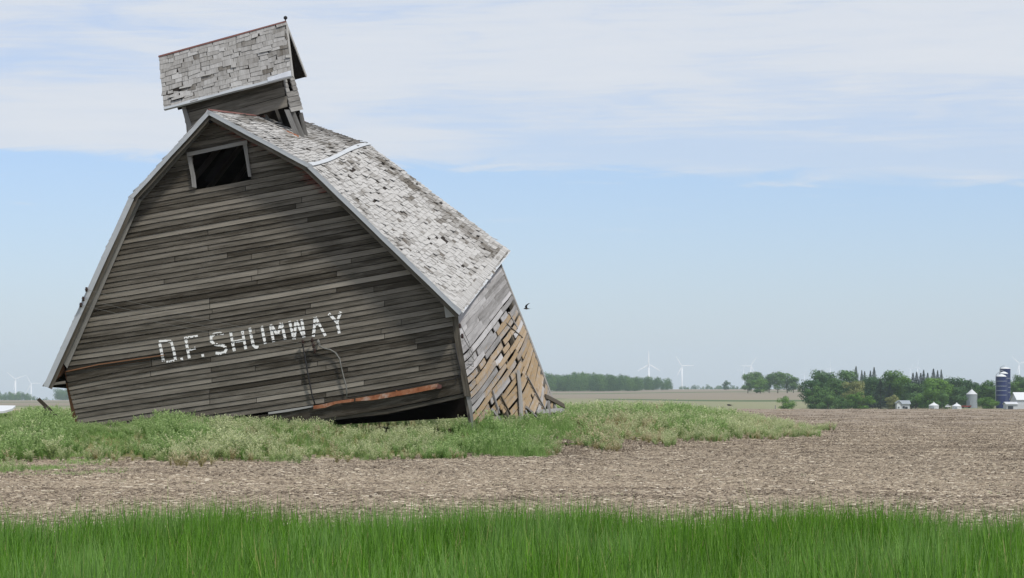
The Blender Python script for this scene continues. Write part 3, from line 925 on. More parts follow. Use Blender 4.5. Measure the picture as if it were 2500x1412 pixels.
def sw(s, t, lift=0.0):
    a = SW['NT'].lerp(SW['NB'], t); b = SW['FT'].lerp(SW['FB'], t)
    p = a.lerp(b, s)
    n_ = RT.copy(); n_.z = .15; n_.normalize()
    bulge = .05 * noise.noise(Vector((s * 2.2, t * 2.5, 8)))
    return p + n_ * (lift + bulge)


stud = MB()
for s in (.02, .22, .42, .60, .80, .97):
    stud.loft([[sw(s, -.05, -.02), sw(s + .02, -.05, -.02), sw(s + .02, -.05, -.12), sw(s, -.05, -.12)], [sw(s, 1.03, -.02), sw(s + .02, 1.03, -.02), sw(s + .02, 1.03, -.12), sw(s, 1.03, -.12)]], .45)
side_wall = child_mesh(stud, 'side_wall', M['timber'])


def line_t(t0, s):
    return t0 * (1 - .50 * s) + .018 * math.sin(s * 7 + t0 * 2.0) * min(1, t0 * 1.6) * (1 - s * .3)


t0 = 0.0; row = 0
while t0 < 2.08:
    wd0 = .064 if t0 > .3 else .052
    gap = .0045 if t0 < .3 else random.uniform(.012, .024)
    s_lo = 0.0
    if t0 + wd0 > 1.0: s_lo = max(0, 2 * (1 - 1.0 / (t0 + wd0)))
    lo_ = s_lo + (.0 if s_lo == 0 else random.uniform(-.02, .05)); hi_ = .985
    cuts = [lo_]
    x = lo_ + random.uniform(.12, .5)
    while x < hi_ - .1:
        cuts.append(x); x += random.uniform(.12, .36)
    cuts.append(hi_)
    for k in range(len(cuts) - 1):
        a, b = cuts[k], cuts[k + 1]
        if b - a < .03: continue
        sm = (a + b) / 2; tm = line_t(t0, sm)
        # missing bits: lower middle and by the far post
        pm = .0 if t0 < .42 else .02 + .02 * (tm > .6) + .05 * (tm > .82) + (.16 if (sm > .7 and .2 < tm < .4) else 0)
        if random.random() < pm and k > 0: continue
        if t0 > .42 and random.random() < .25: a += random.uniform(.0, .05)
        if t0 > .42 and random.random() < .25: b -= random.uniform(.0, .045)
        lich = 0.0 if t0 < .5 else min(1, max(0, (tm * 1.15 + sm * .45 - .14)))
        lich += random.gauss(0.05, .24) if t0 > .42 else 0
        if .40 < t0 < .62 and k == 0 and random.random() < .5: lich = .75
        n_ = max(2, int((b - a) / .07)); lift = random.uniform(0, .012)
        slip = random.gauss(0, .006) if t0 > .45 else 0
        tilt = random.gauss(0, .010) * (tm > .55)
        secs = []
        for q in range(n_ + 1):
            s = lerp(a, b, q / n_); f = q / n_
            ta = line_t(t0, s) + slip + tilt * (f - .5); wv = (wd0 - gap) * (1 - .48 * s)
            cur = .012 * math.sin(f * math.pi) * (random.random() < 2)
            secs.append([sw(s, ta + wv, lift + .018 + cur), sw(s, ta, lift + .006 + cur), sw(s, ta, lift - .012 + cur), sw(s, ta + wv, lift - .002 + cur)])
        mb = MB(); mb.loft(secs, min(1, max(0, random.gauss(.62 if t0 < .42 else .55, .12))), max(0, min(1, lich)))
        child_mesh(mb, 'sheathing_board', M['sidewall'], side_wall)
    t0 += wd0; row += 1
# far post, leaning battens and rubble at the base
mb = MB(); mb.loft([[sw(.985, -.03, .035), sw(1.005, -.03, .03), sw(1.005, -.03, -.05), sw(.985, -.03, -.05)], [sw(.985, .5, .035), sw(1.005, .5, .03), sw(1.005, .5, -.05), sw(.985, .5, -.05)], [sw(.985, .98, .035), sw(1.005, .98, .03), sw(1.005, .98, -.05), sw(.985, .98, -.05)]], .6)
child_mesh(mb, 'far_corner_post', M['trim'], side_wall)


def batten(s1, t1, s2, t2, w, tone, nm='loose_board', mt='sidewall', aux=.3, lift=.05):
    mb = MB(); secs = []
    w *= .55; d = Vector((s2 - s1, t2 - t1)); l = d.length; o = Vector((-d.y / l, d.x / l)) * w
    # widths are in wall units: s is about 6 m, t about 3 m
    for f in (0, .5, 1):
        s, t = lerp(s1, s2, f), lerp(t1, t2, f)
        secs.append([sw(s - o.x * .5, t - o.y, lift + .02), sw(s + o.x * .5, t + o.y, lift + .02), sw(s + o.x * .5, t + o.y, lift - .01), sw(s - o.x * .5, t - o.y, lift - .01)])
    mb.loft(secs, tone, aux); return child_mesh(mb, nm, M[mt], side_wall)


batten(.50, 1.02, .64, .66, .045, .62, 'propped_post', 'trim', 0, .09)
batten(.84, .97, .76, .72, .012, .4, aux=.4)
batten(.30, .93, .28, .74, .014, .5, aux=.4); batten(.42, .95, .36, .80, .012, .2, mt='timber')
batten(.84, .28, .88, .40, .018, .5, aux=.2, lift=.02); batten(.74, .33, .90, .47, .008, .3, mt='timber', lift=.02)
batten(.74, .97, 1.08, .99, .025, .55, aux=.3, lift=.03); batten(.90, .88, 1.09, .965, .03, .25, mt='timber', aux=0)
for k in range(5):
    s1 = random.uniform(.05, .9); t1 = 1.02; an = random.uniform(-.14, .10); hh = random.uniform(.06, .18)
    batten(s1, t1, s1 + an, t1 - hh, random.uniform(.018, .034), random.uniform(.3, .8), aux=random.uniform(.2, .8), lift=random.uniform(.03, .08))
for (x, y) in ((1111, 796), (1117, 821)):
    mb = MB(); p = on(x, y, -.03) + RT * .10
    mb.lathe(p, [(.012, -.05), (.034, -.035), (.02, -.015), (.038, 0), (.02, .02), (.03, .035), (.01, .05)], 8); mb.tube([p, p - RT * .12], .01, 5)
    child_mesh(mb, 'insulator', M['porcelain'], side_wall, True)
for pts_ in ([(.02, .10), (.10, .30), (.07, .38), (.13, .46), (.04, .44), (.01, .40)], [(.03, .22), (.12, .40), (.09, .50), (.02, .45)]):
    mb = MB(); mb.tube([sw(s, t, .08) for s, t in pts_], .007, 4); child_mesh(mb, 'loose_wire', M['cable'], side_wall)

# rear and far-left walls, to close the inside
mb = MB()
b_ = [RV[k][1] - AX * .3 for k in ('EL', 'KL', 'A', 'KR')] + [SW['FT'] - RT * .1, SW['FB'] - RT * .15, on(420, 1060, 6.0)]
mb.quad_pts(b_); mb.quad_pts([p + AX * .04 for p in b_])
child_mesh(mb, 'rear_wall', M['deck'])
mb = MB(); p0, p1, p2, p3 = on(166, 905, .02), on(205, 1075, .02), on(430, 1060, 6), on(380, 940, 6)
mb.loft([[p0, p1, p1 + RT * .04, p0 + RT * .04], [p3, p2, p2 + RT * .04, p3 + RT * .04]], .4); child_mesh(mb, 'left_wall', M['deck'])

# cupola -------------------------------------------------------------------
CF, CR_, CB = 2.45, 3.0, 3.55
ps = {'RL': on(388, 138, CR_), 'RR': on(697, 53, CR_), 'FL': on(401, 268, CF), 'FR': on(713, 187, CF), 'BL': on(436, 268, CB), 'BR': on(748, 187, CB)}


def cup(side, s, t, lift=0.0):
    a = ps['RL'].lerp(ps['RR'], s); b = ps[side + 'L'].lerp(ps[side + 'R'], s)
    nrm = (b - a).cross(ps['RR'] - ps['RL']).normalized()
    if nrm.z < 0: nrm = -nrm
    wv = .02 * noise.noise(Vector((s * 3, t * 2, 7)))
    return a.lerp(b, t) + nrm * (lift + wv), nrm


cb = MB()
for side in 'FB':
    secs = []
    for k in range(9):
        s = k / 8
        secs.append([cup(side, s, 0, 0)[0], cup(side, s, .5, 0)[0], cup(side, s, 1, 0)[0], cup(side, s, 1, -.035)[0], cup(side, s, .5, -.035)[0], cup(side, s, .04, -.035)[0]])
    cb.loft(secs, .35)
cupola = child_mesh(cb, 'cupola', M['deck'])
cs = []
def tone_cup(s, t):
    v = .66 + random.gauss(0, .07)
    if random.random() < .05: v -= .3
    return min(1, v)
shingle_slope(lambda s, t, l: cup('F', s, t, l), 12, 2.75, (.12, .30), tone_cup, cs, missing=.0, lift=.014)
shingle_slope(lambda s, t, l: cup('B', s, t, l), 8, 2.75, (.3, .5), tone_cup, cs, missing=.0)
random.shuffle(cs)
cs.sort(key=lambda a: 0)
front_sh = cs
for _, secs, tn in front_sh[:128]:
    mb = MB(); mb.loft(secs, tn); child_mesh(mb, 'shingle', M['shingle'], cupola)
if len(front_sh) > 128:
    mb = MB()
    for _, secs, tn in front_sh[128:]: mb.loft(secs, tn)
    o_ = child_mesh(mb, 'shingles', M['shingle'], cupola); o_['kind'] = 'stuff'
# bright chips where shingles broke away
for (s, t, w, h) in ((.78, .42, .10, .03), (.98, .62, .035, .045), (.14, .68, .10, .03), (.33, .58, .07, .02), (.05, .80, .04, .02)):
    mb = MB(); a, nn_ = cup('F', s, t, .04)
    secs = [[cup('F', s, t, .042)[0], cup('F', s + w, t + .01, .042)[0], cup('F', s + w, t + .01, .03)[0], cup('F', s, t, .03)[0]],
            [cup('F', s - .004, t + h, .050)[0], cup('F', s + w * .9, t + h * 1.4, .046)[0], cup('F', s + w * .9, t + h * 1.4, .03)[0], cup('F', s, t + h, .03)[0]]]
    mb.loft(secs, 1.0); child_mesh(mb, 'broken_shingle', M['trim'], cupola)
mb = MB(); secs = []
for k in range(9):
    s = lerp(-.004, 1.004, k / 8)
    a = cup('F', s, .022, .022)[0]; p = ps['RL'].lerp(ps['RR'], s) + Vector((0, 0, .02)); b = cup('B', s, .03, .03)[0]
    secs.append([a, p, b, p - Vector((0, 0, .035))])
mb.loft(secs); child_mesh(mb, 'ridge_cap', M['rust_red'], cupola)
mb = MB(); p = ps['RR'] + Vector((0.0, 0, .08)); mb.lathe(p, [(.004, -.045), (.032, -.03), (.045, 0), (.032, .03), (.004, .045)], 10); mb.tube([p - Vector((0, 0, .13)), p], .012, 6)
child_mesh(mb, 'finial', M['black'], cupola, True)
# eave drip metal
mb = MB(); secs = []
for k in range(11):
    s = k / 10
    a = cup('F', s, .965 + (.012 * math.sin(k * 1.9)), .035)[0]; b = cup('F', s, 1.01, .03)[0]; c_ = cup('F', s, 1.01, -.03)[0]
    secs.append([a, b, c_, c_ + AX * .01, b + AX * .01, a - AX * -.01])
mb.loft(secs); child_mesh(mb, 'drip_edge', M['metal'], cupola)
mb = MB(); secs = []
for k in range(5):
    s = lerp(.82, 1.0, k / 4); secs.append([cup('F', s, .93 - .005 * k, .045)[0], cup('F', s, 1.0, .04)[0], cup('F', s, 1.0, .03)[0], cup('F', s, .93, .03)[0]])
mb.loft(secs); child_mesh(mb, 'drip_edge', M['flash'], cupola)
# gable rake boards at the right end
for side in 'FB':
    mb = MB(); mb.loft([[cup(side, 1.0, t, .01)[0], cup(side, 1.006, t, .01)[0], cup(side, 1.006, t, -.07)[0], cup(side, 1.0, t, -.07)[0]] for t in (0.02, .5, 1.0)], .75)
    child_mesh(mb, 'gable_rake_board', M['trim'], cupola)
# body boards, front face
BF, BB = 2.68, 3.32
def cl_top(x): return lerp(262, 195, (x - 443) / 247)
for r, (x0, x1, h0, h1) in enumerate(((446, 690, -8, 18), (450, 696, 18, 42), (454, 702, 42, 66), (458, 560, 66, 92), (462, 560, 92, 118))):
    t_ = [(x, cl_top(x) + h0) for x in np.linspace(x0, x1 - 2, 5)]; b_ = [(x, cl_top(x) + h1 - 1 + random.uniform(-.8, .8)) for x in np.linspace(x0 + 2, x1, 5)]
    if r == 2: b_ = [(x, cl_top(x) + h1 + 3) for x in np.linspace(x0 + 2, x1, 5)]
    mb = MB()
    secs = [[on(*q, BF - .02), on(*p, BF), on(*p, BF + .02), on(*q, BF)] for p, q in zip(t_, b_)]
    mb.loft(secs, (.40, .50, .62, .4, .4)[r], .05); child_mesh(mb, 'plank', M['siding'], cupola)
mb = MB(); strip_board(mb, [(443, 262), (452, 295), (460, 325)], [(453, 260), (463, 292), (472, 322)], BF - .04, BF + .03, .55); child_mesh(mb, 'corner_post', M['trim'], cupola)
for (a, b, w_, wd_, tn) in (((700, 268), (725, 332), BF - .01, 6, .55), ((712, 270), (738, 334), BF + .2, 7, .5), ((734, 275), (747, 332), BB - .05, 5, .4), ((648, 280), (661, 302), BF + .25, 4, .6), ((672, 262), (690, 310), BB - .1, 4, .2), ((452, 262), (468, 330), BB, 8, .4)):
    mb = MB(); strip_board(mb, [(a[0] - wd_, a[1]), (b[0] - wd_, b[1])], [(a[0] + wd_, a[1]), (b[0] + wd_, b[1])], w_, w_ + .08, tn); child_mesh(mb, 'stud', M['trim'], cupola)
# right narrow face: short boards with the open slit near the top
for k in range(7):
    y0, y1 = 190 + k * 12.0, 201.6 + k * 12.0
    def xr(y, f): return lerp(690 + (y - 190) * .24, 716 + (y - 190) * .27, f)
    segs = [(0, 1)] if k not in (0, 1, 2) else [(0, .28), (.62, 1)]
    for f0, f1 in segs:
        mb = MB()
        def q_(f, y, o): return on(xr(y, f), y - 6 * f, lerp(BF, BB, f)) + RT * o
        mb.loft([[q_(f0, y1, .02), q_(f0, y0, .005), q_(f0, y0, -.015), q_(f0, y1, 0)], [q_(f1, y1, .02), q_(f1, y0, .005), q_(f1, y0, -.015), q_(f1, y1, 0)]], random.uniform(.35, .65))
        child_mesh(mb, 'plank', M['trim'], cupola)
# back and left faces of the body
for (a, b, c_, d_) in (((455, 262, BB), (712, 190, BB), (742, 330, BB), (474, 330, BB)), ((446, 262, BF + .03), (456, 262, BB), (476, 330, BB), (462, 330, BF + .03))):
    P4 = [on(*q) for q in (a, b, c_, d_)]; mb = MB()
    mb.loft([[P4[0], P4[3], P4[3] + AX * .02 + RT * .02, P4[0] + AX * .02 + RT * .02], [P4[1], P4[2], P4[2] + AX * .02 + RT * .02, P4[1] + AX * .02 + RT * .02]], .3)
    child_mesh(mb, 'back_boarding', M['deck'], cupola)
mb = MB(); secs = []
for k in range(7):
    x, y = lerp(612, 729, k / 6), lerp(285, 334, k / 6)
    secs.append([on(x, y - 3.0, BF - .03), on(x, y + 2, BF - .05), on(x, y + 2, BF + .02), on(x, y - 3, BF + .02)])
mb.loft(secs); child_mesh(mb, 'rusty_flashing', M['rust'], cupola)

# leaning broken board at the left
def at(px, py, d): return Vector(((px - 1250) / F * d, d, (HY - py) / F * d + EZ))
lb = MB()
org = at(150, 1040, 58)
lb.loft([[at(x - 3.5, y + 3, 58), at(x + 3.5, y - 3, 58), at(x + 3.5, y - 3, 58.06), at(x - 3.5, y + 3, 58.06)] for x, y in ((93, 974), (120, 1000), (158, 1040))], .2)
lbo = lb.build('broken_board', M['siding'], None, tuple(org))
tag(lbo, 'dark broken board sticking up out of the weeds left of the barn', 'board')
lb = MB(); lb.loft([[at(x - 2, y + 3, 57.9), at(x + 4, y - 2, 57.9), at(x + 4, y - 2, 57.95), at(x - 2, y + 3, 57.95)] for x, y in ((107, 992), (130, 1014), (158, 1040))], .35)
c_ = lb.build('splinter', M['siding'], lbo, tuple(org))

# ------------------------------------------------------------------ vegetation: sources
def blade(mb, base, ang, h, w, bend, tone, aux, segs=4):
    dx_, dy_ = math.cos(ang), math.sin(ang); sx, sy = -dy_, dx_
    i0 = len(mb.v)
    for k in range(segs + 1):
        f = k / segs; r = bend * f * f; z = h * (f - .12 * (bend / max(h, .01)) * f * f)
        ww = w * (1 - f ** 1.6) * .5
        c = (base[0] + dx_ * r, base[1] + dy_ * r, base[2] + z)
        if k < segs:
            mb.v += [(c[0] - sx * ww, c[1] - sy * ww, c[2]), (c[0] + sx * ww, c[1] + sy * ww, c[2])]
            mb.tone += [tone] * 2; mb.aux += [aux * f] * 2
        else:
            mb.v.append(c); mb.tone.append(tone); mb.aux.append(aux)
    for k in range(segs - 1):
        a = i0 + 2 * k; mb.f.append((a, a + 1, a + 3, a + 2)); mb.uv += [(0, 0)] * 4
    a = i0 + 2 * (segs - 1); mb.f.append((a, a + 1, a + 2)); mb.uv += [(0, 0)] * 3


def grass_tuft(n, rad, hmin, hmax, w=(.005, .010)):
    mb = MB()
    for _ in range(n):
        a = random.uniform(0, 6.283); r = rad * math.sqrt(random.random())
        h = random.uniform(hmin, hmax)
        blade(mb, (r * math.cos(a), r * math.sin(a), -.02), random.uniform(0, 6.283), h, random.uniform(*w), abs(random.gauss(0, .24)) * h + .02, random.random(), max(0, random.gauss(.12, .3)))
    return mb


def weed_plant(h, rad, nst, leafy, cream, fl=1.0):
    """a bushy mustard-like weed: thin stems with feathery seed branches near the top"""
    mb = MB()
    for _ in range(nst):
        a = random.uniform(0, 6.283); lean = rad * random.uniform(.2, 1.0)
        hh = h * random.uniform(.65, 1.05)
        top = Vector((math.cos(a) * lean, math.sin(a) * lean, hh)); b = Vector((math.cos(a) * lean * .15, math.sin(a) * lean * .15, 0))
        blade(mb, tuple(b), a, hh, .007, lean * .8, .3, .15, 2)
        nl = int(leafy)
        for k in range(nl):
            f = random.uniform(.12, 1.0) ** .7
            p = b.lerp(top, f); p.x = b.x + (top.x - b.x) * f * f; p.y = b.y + (top.y - b.y) * f * f
            al = random.uniform(0, 6.283); ln = random.uniform(.025, .06) * (1.1 - .4 * f) * fl
            up = random.uniform(.1, .9)
            d = Vector((math.cos(al) * math.sqrt(max(.05, 1 - up * up)), math.sin(al) * math.sqrt(max(.05, 1 - up * up)), up)) * ln
            sd = d.cross(Vector((random.uniform(-1, 1), random.uniform(-1, 1), random.uniform(-1, 1)))).normalized() * random.uniform(.004, .010) * fl
            aux = max(0, min(1, (f - .45) * 2.0 * cream + random.gauss(0, .15)))
            mb.quad_pts([p - sd, p + d * .6 - sd * .8 + Vector((0, 0, .003)), p + d, p + d * .6 + sd * .8, p + sd][0:5], tone=random.random(), aux=aux)
    return mb


def residue_patch(n, r, big=False):
    mb = MB()
    for _ in range(n):
        x, y = random.uniform(-r, r), random.uniform(-r, r); a = random.gauss(0, .9)
        l = random.uniform(.02, .08) if not big else random.uniform(.10, .34); w = random.uniform(.005, .016) * (1 if not big else .9)
        tz = random.uniform(-.10, .30) if random.random() < .5 else 0
        d = Vector((math.cos(a), math.sin(a), tz)) * l / 2; s_ = Vector((-math.sin(a), math.cos(a), random.uniform(-.6, .6))).normalized() * w / 2
        c = Vector((x, y, .012 + abs(tz) * l / 2)); u = Vector((0, 0, w * .45))
        mb.loft([[c - d - s_, c - d + u, c - d + s_], [c - s_ * 1.1 + u * .4, c + u * 1.5, c + s_], [c + d - s_ * .7, c + d + u, c + d + s_ * .7]], min(1, max(0, random.gauss(.62, .25))))
    return mb


def clod_patch(n, r):
    mb = MB()
    for _ in range(n):
        x, y = random.uniform(-r, r), random.uniform(-r, r); s = random.uniform(.008, .024) * random.choice((.7, 1, 1.3))
        hh = s * random.uniform(.6, 1.1); k = 5; a0 = random.random() * 6
        ring = [(x + s * random.uniform(.7, 1.2) * math.cos(a0 + 6.283 * q / k), y + s * random.uniform(.7, 1.2) * math.sin(a0 + 6.283 * q / k), -.01) for q in range(k)]
        ring2 = [(lerp(x, p[0], .65), lerp(y, p[1], .65), hh * random.uniform(.6, 1)) for p in ring]
        mb.loft([ring, ring2], random.random())
    return mb


# tall grass strip in front
gsrc = [src('blade_tuft_%d' % i, grass_tuft(44, .13, .62, 1.04, (.010, .024)), M['grass']) for i in range(7)]
n_ = 11000
yy = rng.uniform(7.5, 19.6, n_); xx = rng.uniform(-1, 1, n_) * (yy * .19 + 3.2)
xe = rng.uniform(-6.9, 6.9, 5200); ye = rng.uniform(17.0, 18.9, 5200); xx = np.concatenate([xx, xe]); yy = np.concatenate([yy, ye]); n_ = len(xx)
edge_ = 18.6 + .3 * np.sin(xx * 1.1 + .6) + .3 * np.sin(xx * 2.9 + 2) + .2 * np.sin(xx * 7.1)
keep = (yy < edge_) | (rng.random(n_) < .01)
xx, yy = xx[keep], yy[keep]; n_ = len(xx)
hs = .97 + .02 * np.sin(xx * .9 + yy * .8) + .07 * np.sin(xx * 3.3 - yy * 1.7)
hs *= rng.uniform(.82, 1.1, n_); hs *= np.clip(1.0 - np.clip(yy - 17.3, 0, 2) * .16, .45, 1)
hs = np.minimum(hs, 1.0)
scatter('grass', np.stack([xx, yy, ground_z(xx, yy) - .01], 1), np.stack([rng.normal(0, .13, n_), rng.normal(0.04, .11, n_), rng.uniform(0, 6.28, n_)], 1),
        np.stack([np.ones(n_), np.ones(n_), hs], 1), rng.integers(0, 7, n_), gsrc)

# weed bank round the barn
wsrc = [src('weed_a%d' % i, weed_plant(.46, .26, 15, 24, 1.0), M['weed']) for i in range(5)]
wsrc += [src('weed_b%d' % i, weed_plant(.42, .24, 14, 22, .55), M['weedgreen']) for i in range(4)]
wsrc += [src('weed_c%d' % i, weed_plant(.40, .2, 10, 22, 1.0), M['weeddry']) for i in range(2)]
wsrc += [src('weed_d%d' % i, grass_tuft(60, .2, .22, .50, (.005, .011)), M['weedgreen']) for i in range(2)]
n_ = 34000
xx = rng.uniform(-19, 11, n_); yy = rng.uniform(45, 97, n_)
sd = poly_sd(xx, yy, PATCH) + .15 + .6 * np.sin(xx * 1.7 + 1) * np.sin(yy * .9) + .3 * np.sin(xx * 4.1)
# keep clear of the barn's footprint
rx = (xx - C0.x) * RT.x + (yy - C0.y) * RT.y; wz = (xx - C0.x) * AX.x + (yy - C0.y) * AX.y
inbarn = (rx > -8.1) & (rx < .18) & (wz > .12) & (wz < 6.1)
visible = (np.abs(xx / yy) < .185)
dens_ = np.where(yy < 66, 1.0, .55)
keep = (sd > 0) & ~inbarn & visible & (rng.random(n_) < dens_)
xx, yy, sd = xx[keep], yy[keep], sd[keep]; n_ = len(xx)
pn = np.array([noise.fractal(Vector((x * .28, y * .16, 4.4)), 1.0, 2.0, 3) for x, y in zip(xx, yy)])
px = 1250 + F * xx / yy
idx = rng.integers(0, 5, n_)
gsel = (pn > .10 + .1 * rng.normal(0, 1, n_)) | ((px < 420) & (yy > 54) & (rng.random(n_) < .8)) | ((px > 1130) & (px < 1420) & (yy < 75) & (rng.random(n_) < .6)) | (rng.random(n_) < .12)
idx = np.where(gsel, rng.integers(5, 9, n_), idx)
dsel = ((pn < -.36) & (rng.random(n_) < .35)) | ((sd < .5) & (rng.random(n_) < .25)) | ((px > 1400) & (px < 1620) & (sd < 4) & (rng.random(n_) < .5))
idx = np.where(dsel, rng.integers(9, 11, n_), idx)
g2 = ((px > 650) & (px < 900) & (yy > 53) & (rng.random(n_) < .4)) | ((px > 1150) & (px < 1400) & (sd < 3) & (rng.random(n_) < .55))
idx = np.where(g2, rng.integers(11, 13, n_), idx)
sc = rng.uniform(.62, 1.18, n_) * (.95 + .38 * pn) * np.clip(.55 + sd * .45, .5, 1.0)
# plants in front of the barn stay lower where the wall shows down to its foot
sc *= np.where((px > 165) & (px < 330) & (yy > 54), .72, 1.0)
bump_ = 1 + .16 * np.exp(-((px - 470) / 120) ** 2 - ((yy - 54.5) / 2.5) ** 2) + .12 * np.exp(-((px - 1000) / 150) ** 2 - ((yy - 60) / 3) ** 2)
sc *= bump_
sc *= np.where((px > 150) & (px < 1165) & (yy > 55.5), .80, 1.0) * np.where((px > 190) & (px < 380) & (yy > 54.5), .70, 1.0) * np.where((px > 820) & (px < 1160), .82, 1.0)
sc *= np.where((px < 60) & (yy > 56), .55, 1.0)
sc *= np.where((px > 60) & (px < 160) & (yy > 60), .75, 1.0)
scatter('weeds', np.stack([xx, yy, ground_z(xx, yy) - .01], 1), np.stack([rng.normal(0, .12, n_), rng.normal(0, .12, n_), rng.uniform(0, 6.28, n_)], 1),
        np.repeat(sc[:, None], 3, 1), idx, wsrc)

# loose tufts in front of the bank, and low turf at the left
ssrc = [src('tuft_a%d' % i, weed_plant(.34, .2, 9, 20, 1.0), M['weeddry']) for i in range(2)] + [src('tuft_b%d' % i, weed_plant(.36, .22, 12, 22, 1.0), M['weed']) for i in range(2)] + [src('tuft_c%d' % i, grass_tuft(40, .22, .04, .12, (.006, .012)), M['weedgreen']) for i in range(3)]
P_ = []; I_ = []; S_ = []
for (px0, py0, n__, spr, kinds, s0) in ((440, 1140, 5, 14, (0, 1), .8), (495, 1140, 5, 14, (0, 1), .8), (715, 1132, 9, 20, (2, 3), .85), (840, 1130, 5, 10, (0, 2), .7), (30, 1152, 5, 14, (2,), .6), (270, 1132, 2, 6, (0,), .5), (690, 1120, 4, 14, (2, 3), .8)):
    for _ in range(n__):
        px1 = px0 + random.gauss(0, spr); d = 1.29 * F / (py0 + random.gauss(0, 4) - HY)
        P_.append(((px1 - 1250) / F * d, d)); I_.append(random.choice(kinds)); S_.append(s0 * random.uniform(.7, 1.1))
for _ in range(1500):
    px1 = random.uniform(-60, 330); py1 = random.choice((random.gauss(1112, 6), random.gauss(1148, 5), random.gauss(1128, 5)))
    if py1 > 1120 and px1 > 220 + random.gauss(0, 40): continue
    d = 1.28 * F / (py1 - HY); x_ = (px1 - 1250) / F * d
    if noise.noise(Vector((x_ * .8, d * .35, 1))) < -.05: continue
    P_.append((x_, d)); I_.append(random.choice((4, 5, 6))); S_.append(random.uniform(.5, 1.1))
for _ in range(160):
    d = random.uniform(19, 46); x_ = random.uniform(-.19, .19) * d
    P_.append((x_, d)); I_.append(random.choice((4, 5, 6))); S_.append(random.uniform(.3, .6))
P_ = np.array(P_); n_ = len(P_)
scatter('loose_weeds', np.stack([P_[:, 0], P_[:, 1], ground_z(P_[:, 0], P_[:, 1])], 1), np.stack([np.zeros(n_), np.zeros(n_), rng.uniform(0, 6.28, n_)], 1),
        np.repeat(np.array(S_)[:, None], 3, 1), np.array(I_), ssrc)

# corn residue and clods on the worked field
rsrc = [src('residue_a%d' % i, residue_patch(34, .45), M['residue']) for i in range(5)] + [src('residue_b%d' % i, residue_patch(3, .45, True), M['residue']) for i in range(4)]
csrc = [src('clods_%d' % i, clod_patch(40, .45), M['clod']) for i in range(5)]


def field_pts(n, y0, y1, power=1.0):
    u = rng.random(n)
    # more per square metre close by: sample evenly in the picture's depth
    y = 1 / (1 / y1 + (1 / y0 - 1 / y1) * u ** power)
    x = rng.uniform(-.20, .20, n) * y
    sd = poly_sd(x, y, PATCH); k = (sd < 1.3) & ~((x / y < -.045 - .03 * np.sin(y)) & (y > 41) & (rng.random(len(x)) < .75))
    return x[k], y[k]


x1, y1 = field_pts(11000, 19, 60); x2, y2 = field_pts(17000, 40, 200, .65)
xx = np.concatenate([x1, x2]); yy = np.concatenate([y1, y2]); n_ = len(xx)
big_ = rng.random(n_) < (.18 + .25 * np.exp(-((yy - 62) / 10) ** 2))
idx = np.where(big_, rng.integers(5, 9, n_), rng.integers(0, 5, n_))
scatter('crop_residue', np.stack([xx, yy, ground_z(xx, yy)], 1), np.stack([np.zeros(n_), np.zeros(n_), rng.uniform(-.5, .5, n_) + rng.integers(0, 2, n_) * 3.14], 1),
        np.repeat(rng.uniform(.7, 1.2, n_)[:, None], 3, 1), idx, rsrc)
x1, y1 = field_pts(9000, 19, 60); x2, y2 = field_pts(16000, 45, 200, .65)
xx = np.concatenate([x1, x2]); yy = np.concatenate([y1, y2]); n_ = len(xx)
scatter('soil_clods', np.stack([xx, yy, ground_z(xx, yy)], 1), np.stack([np.zeros(n_), np.zeros(n_), rng.uniform(0, 6.28, n_)], 1),
        np.repeat(rng.uniform(.6, 1.3, n_)[:, None], 3, 1), rng.integers(0, 5, n_), csrc)


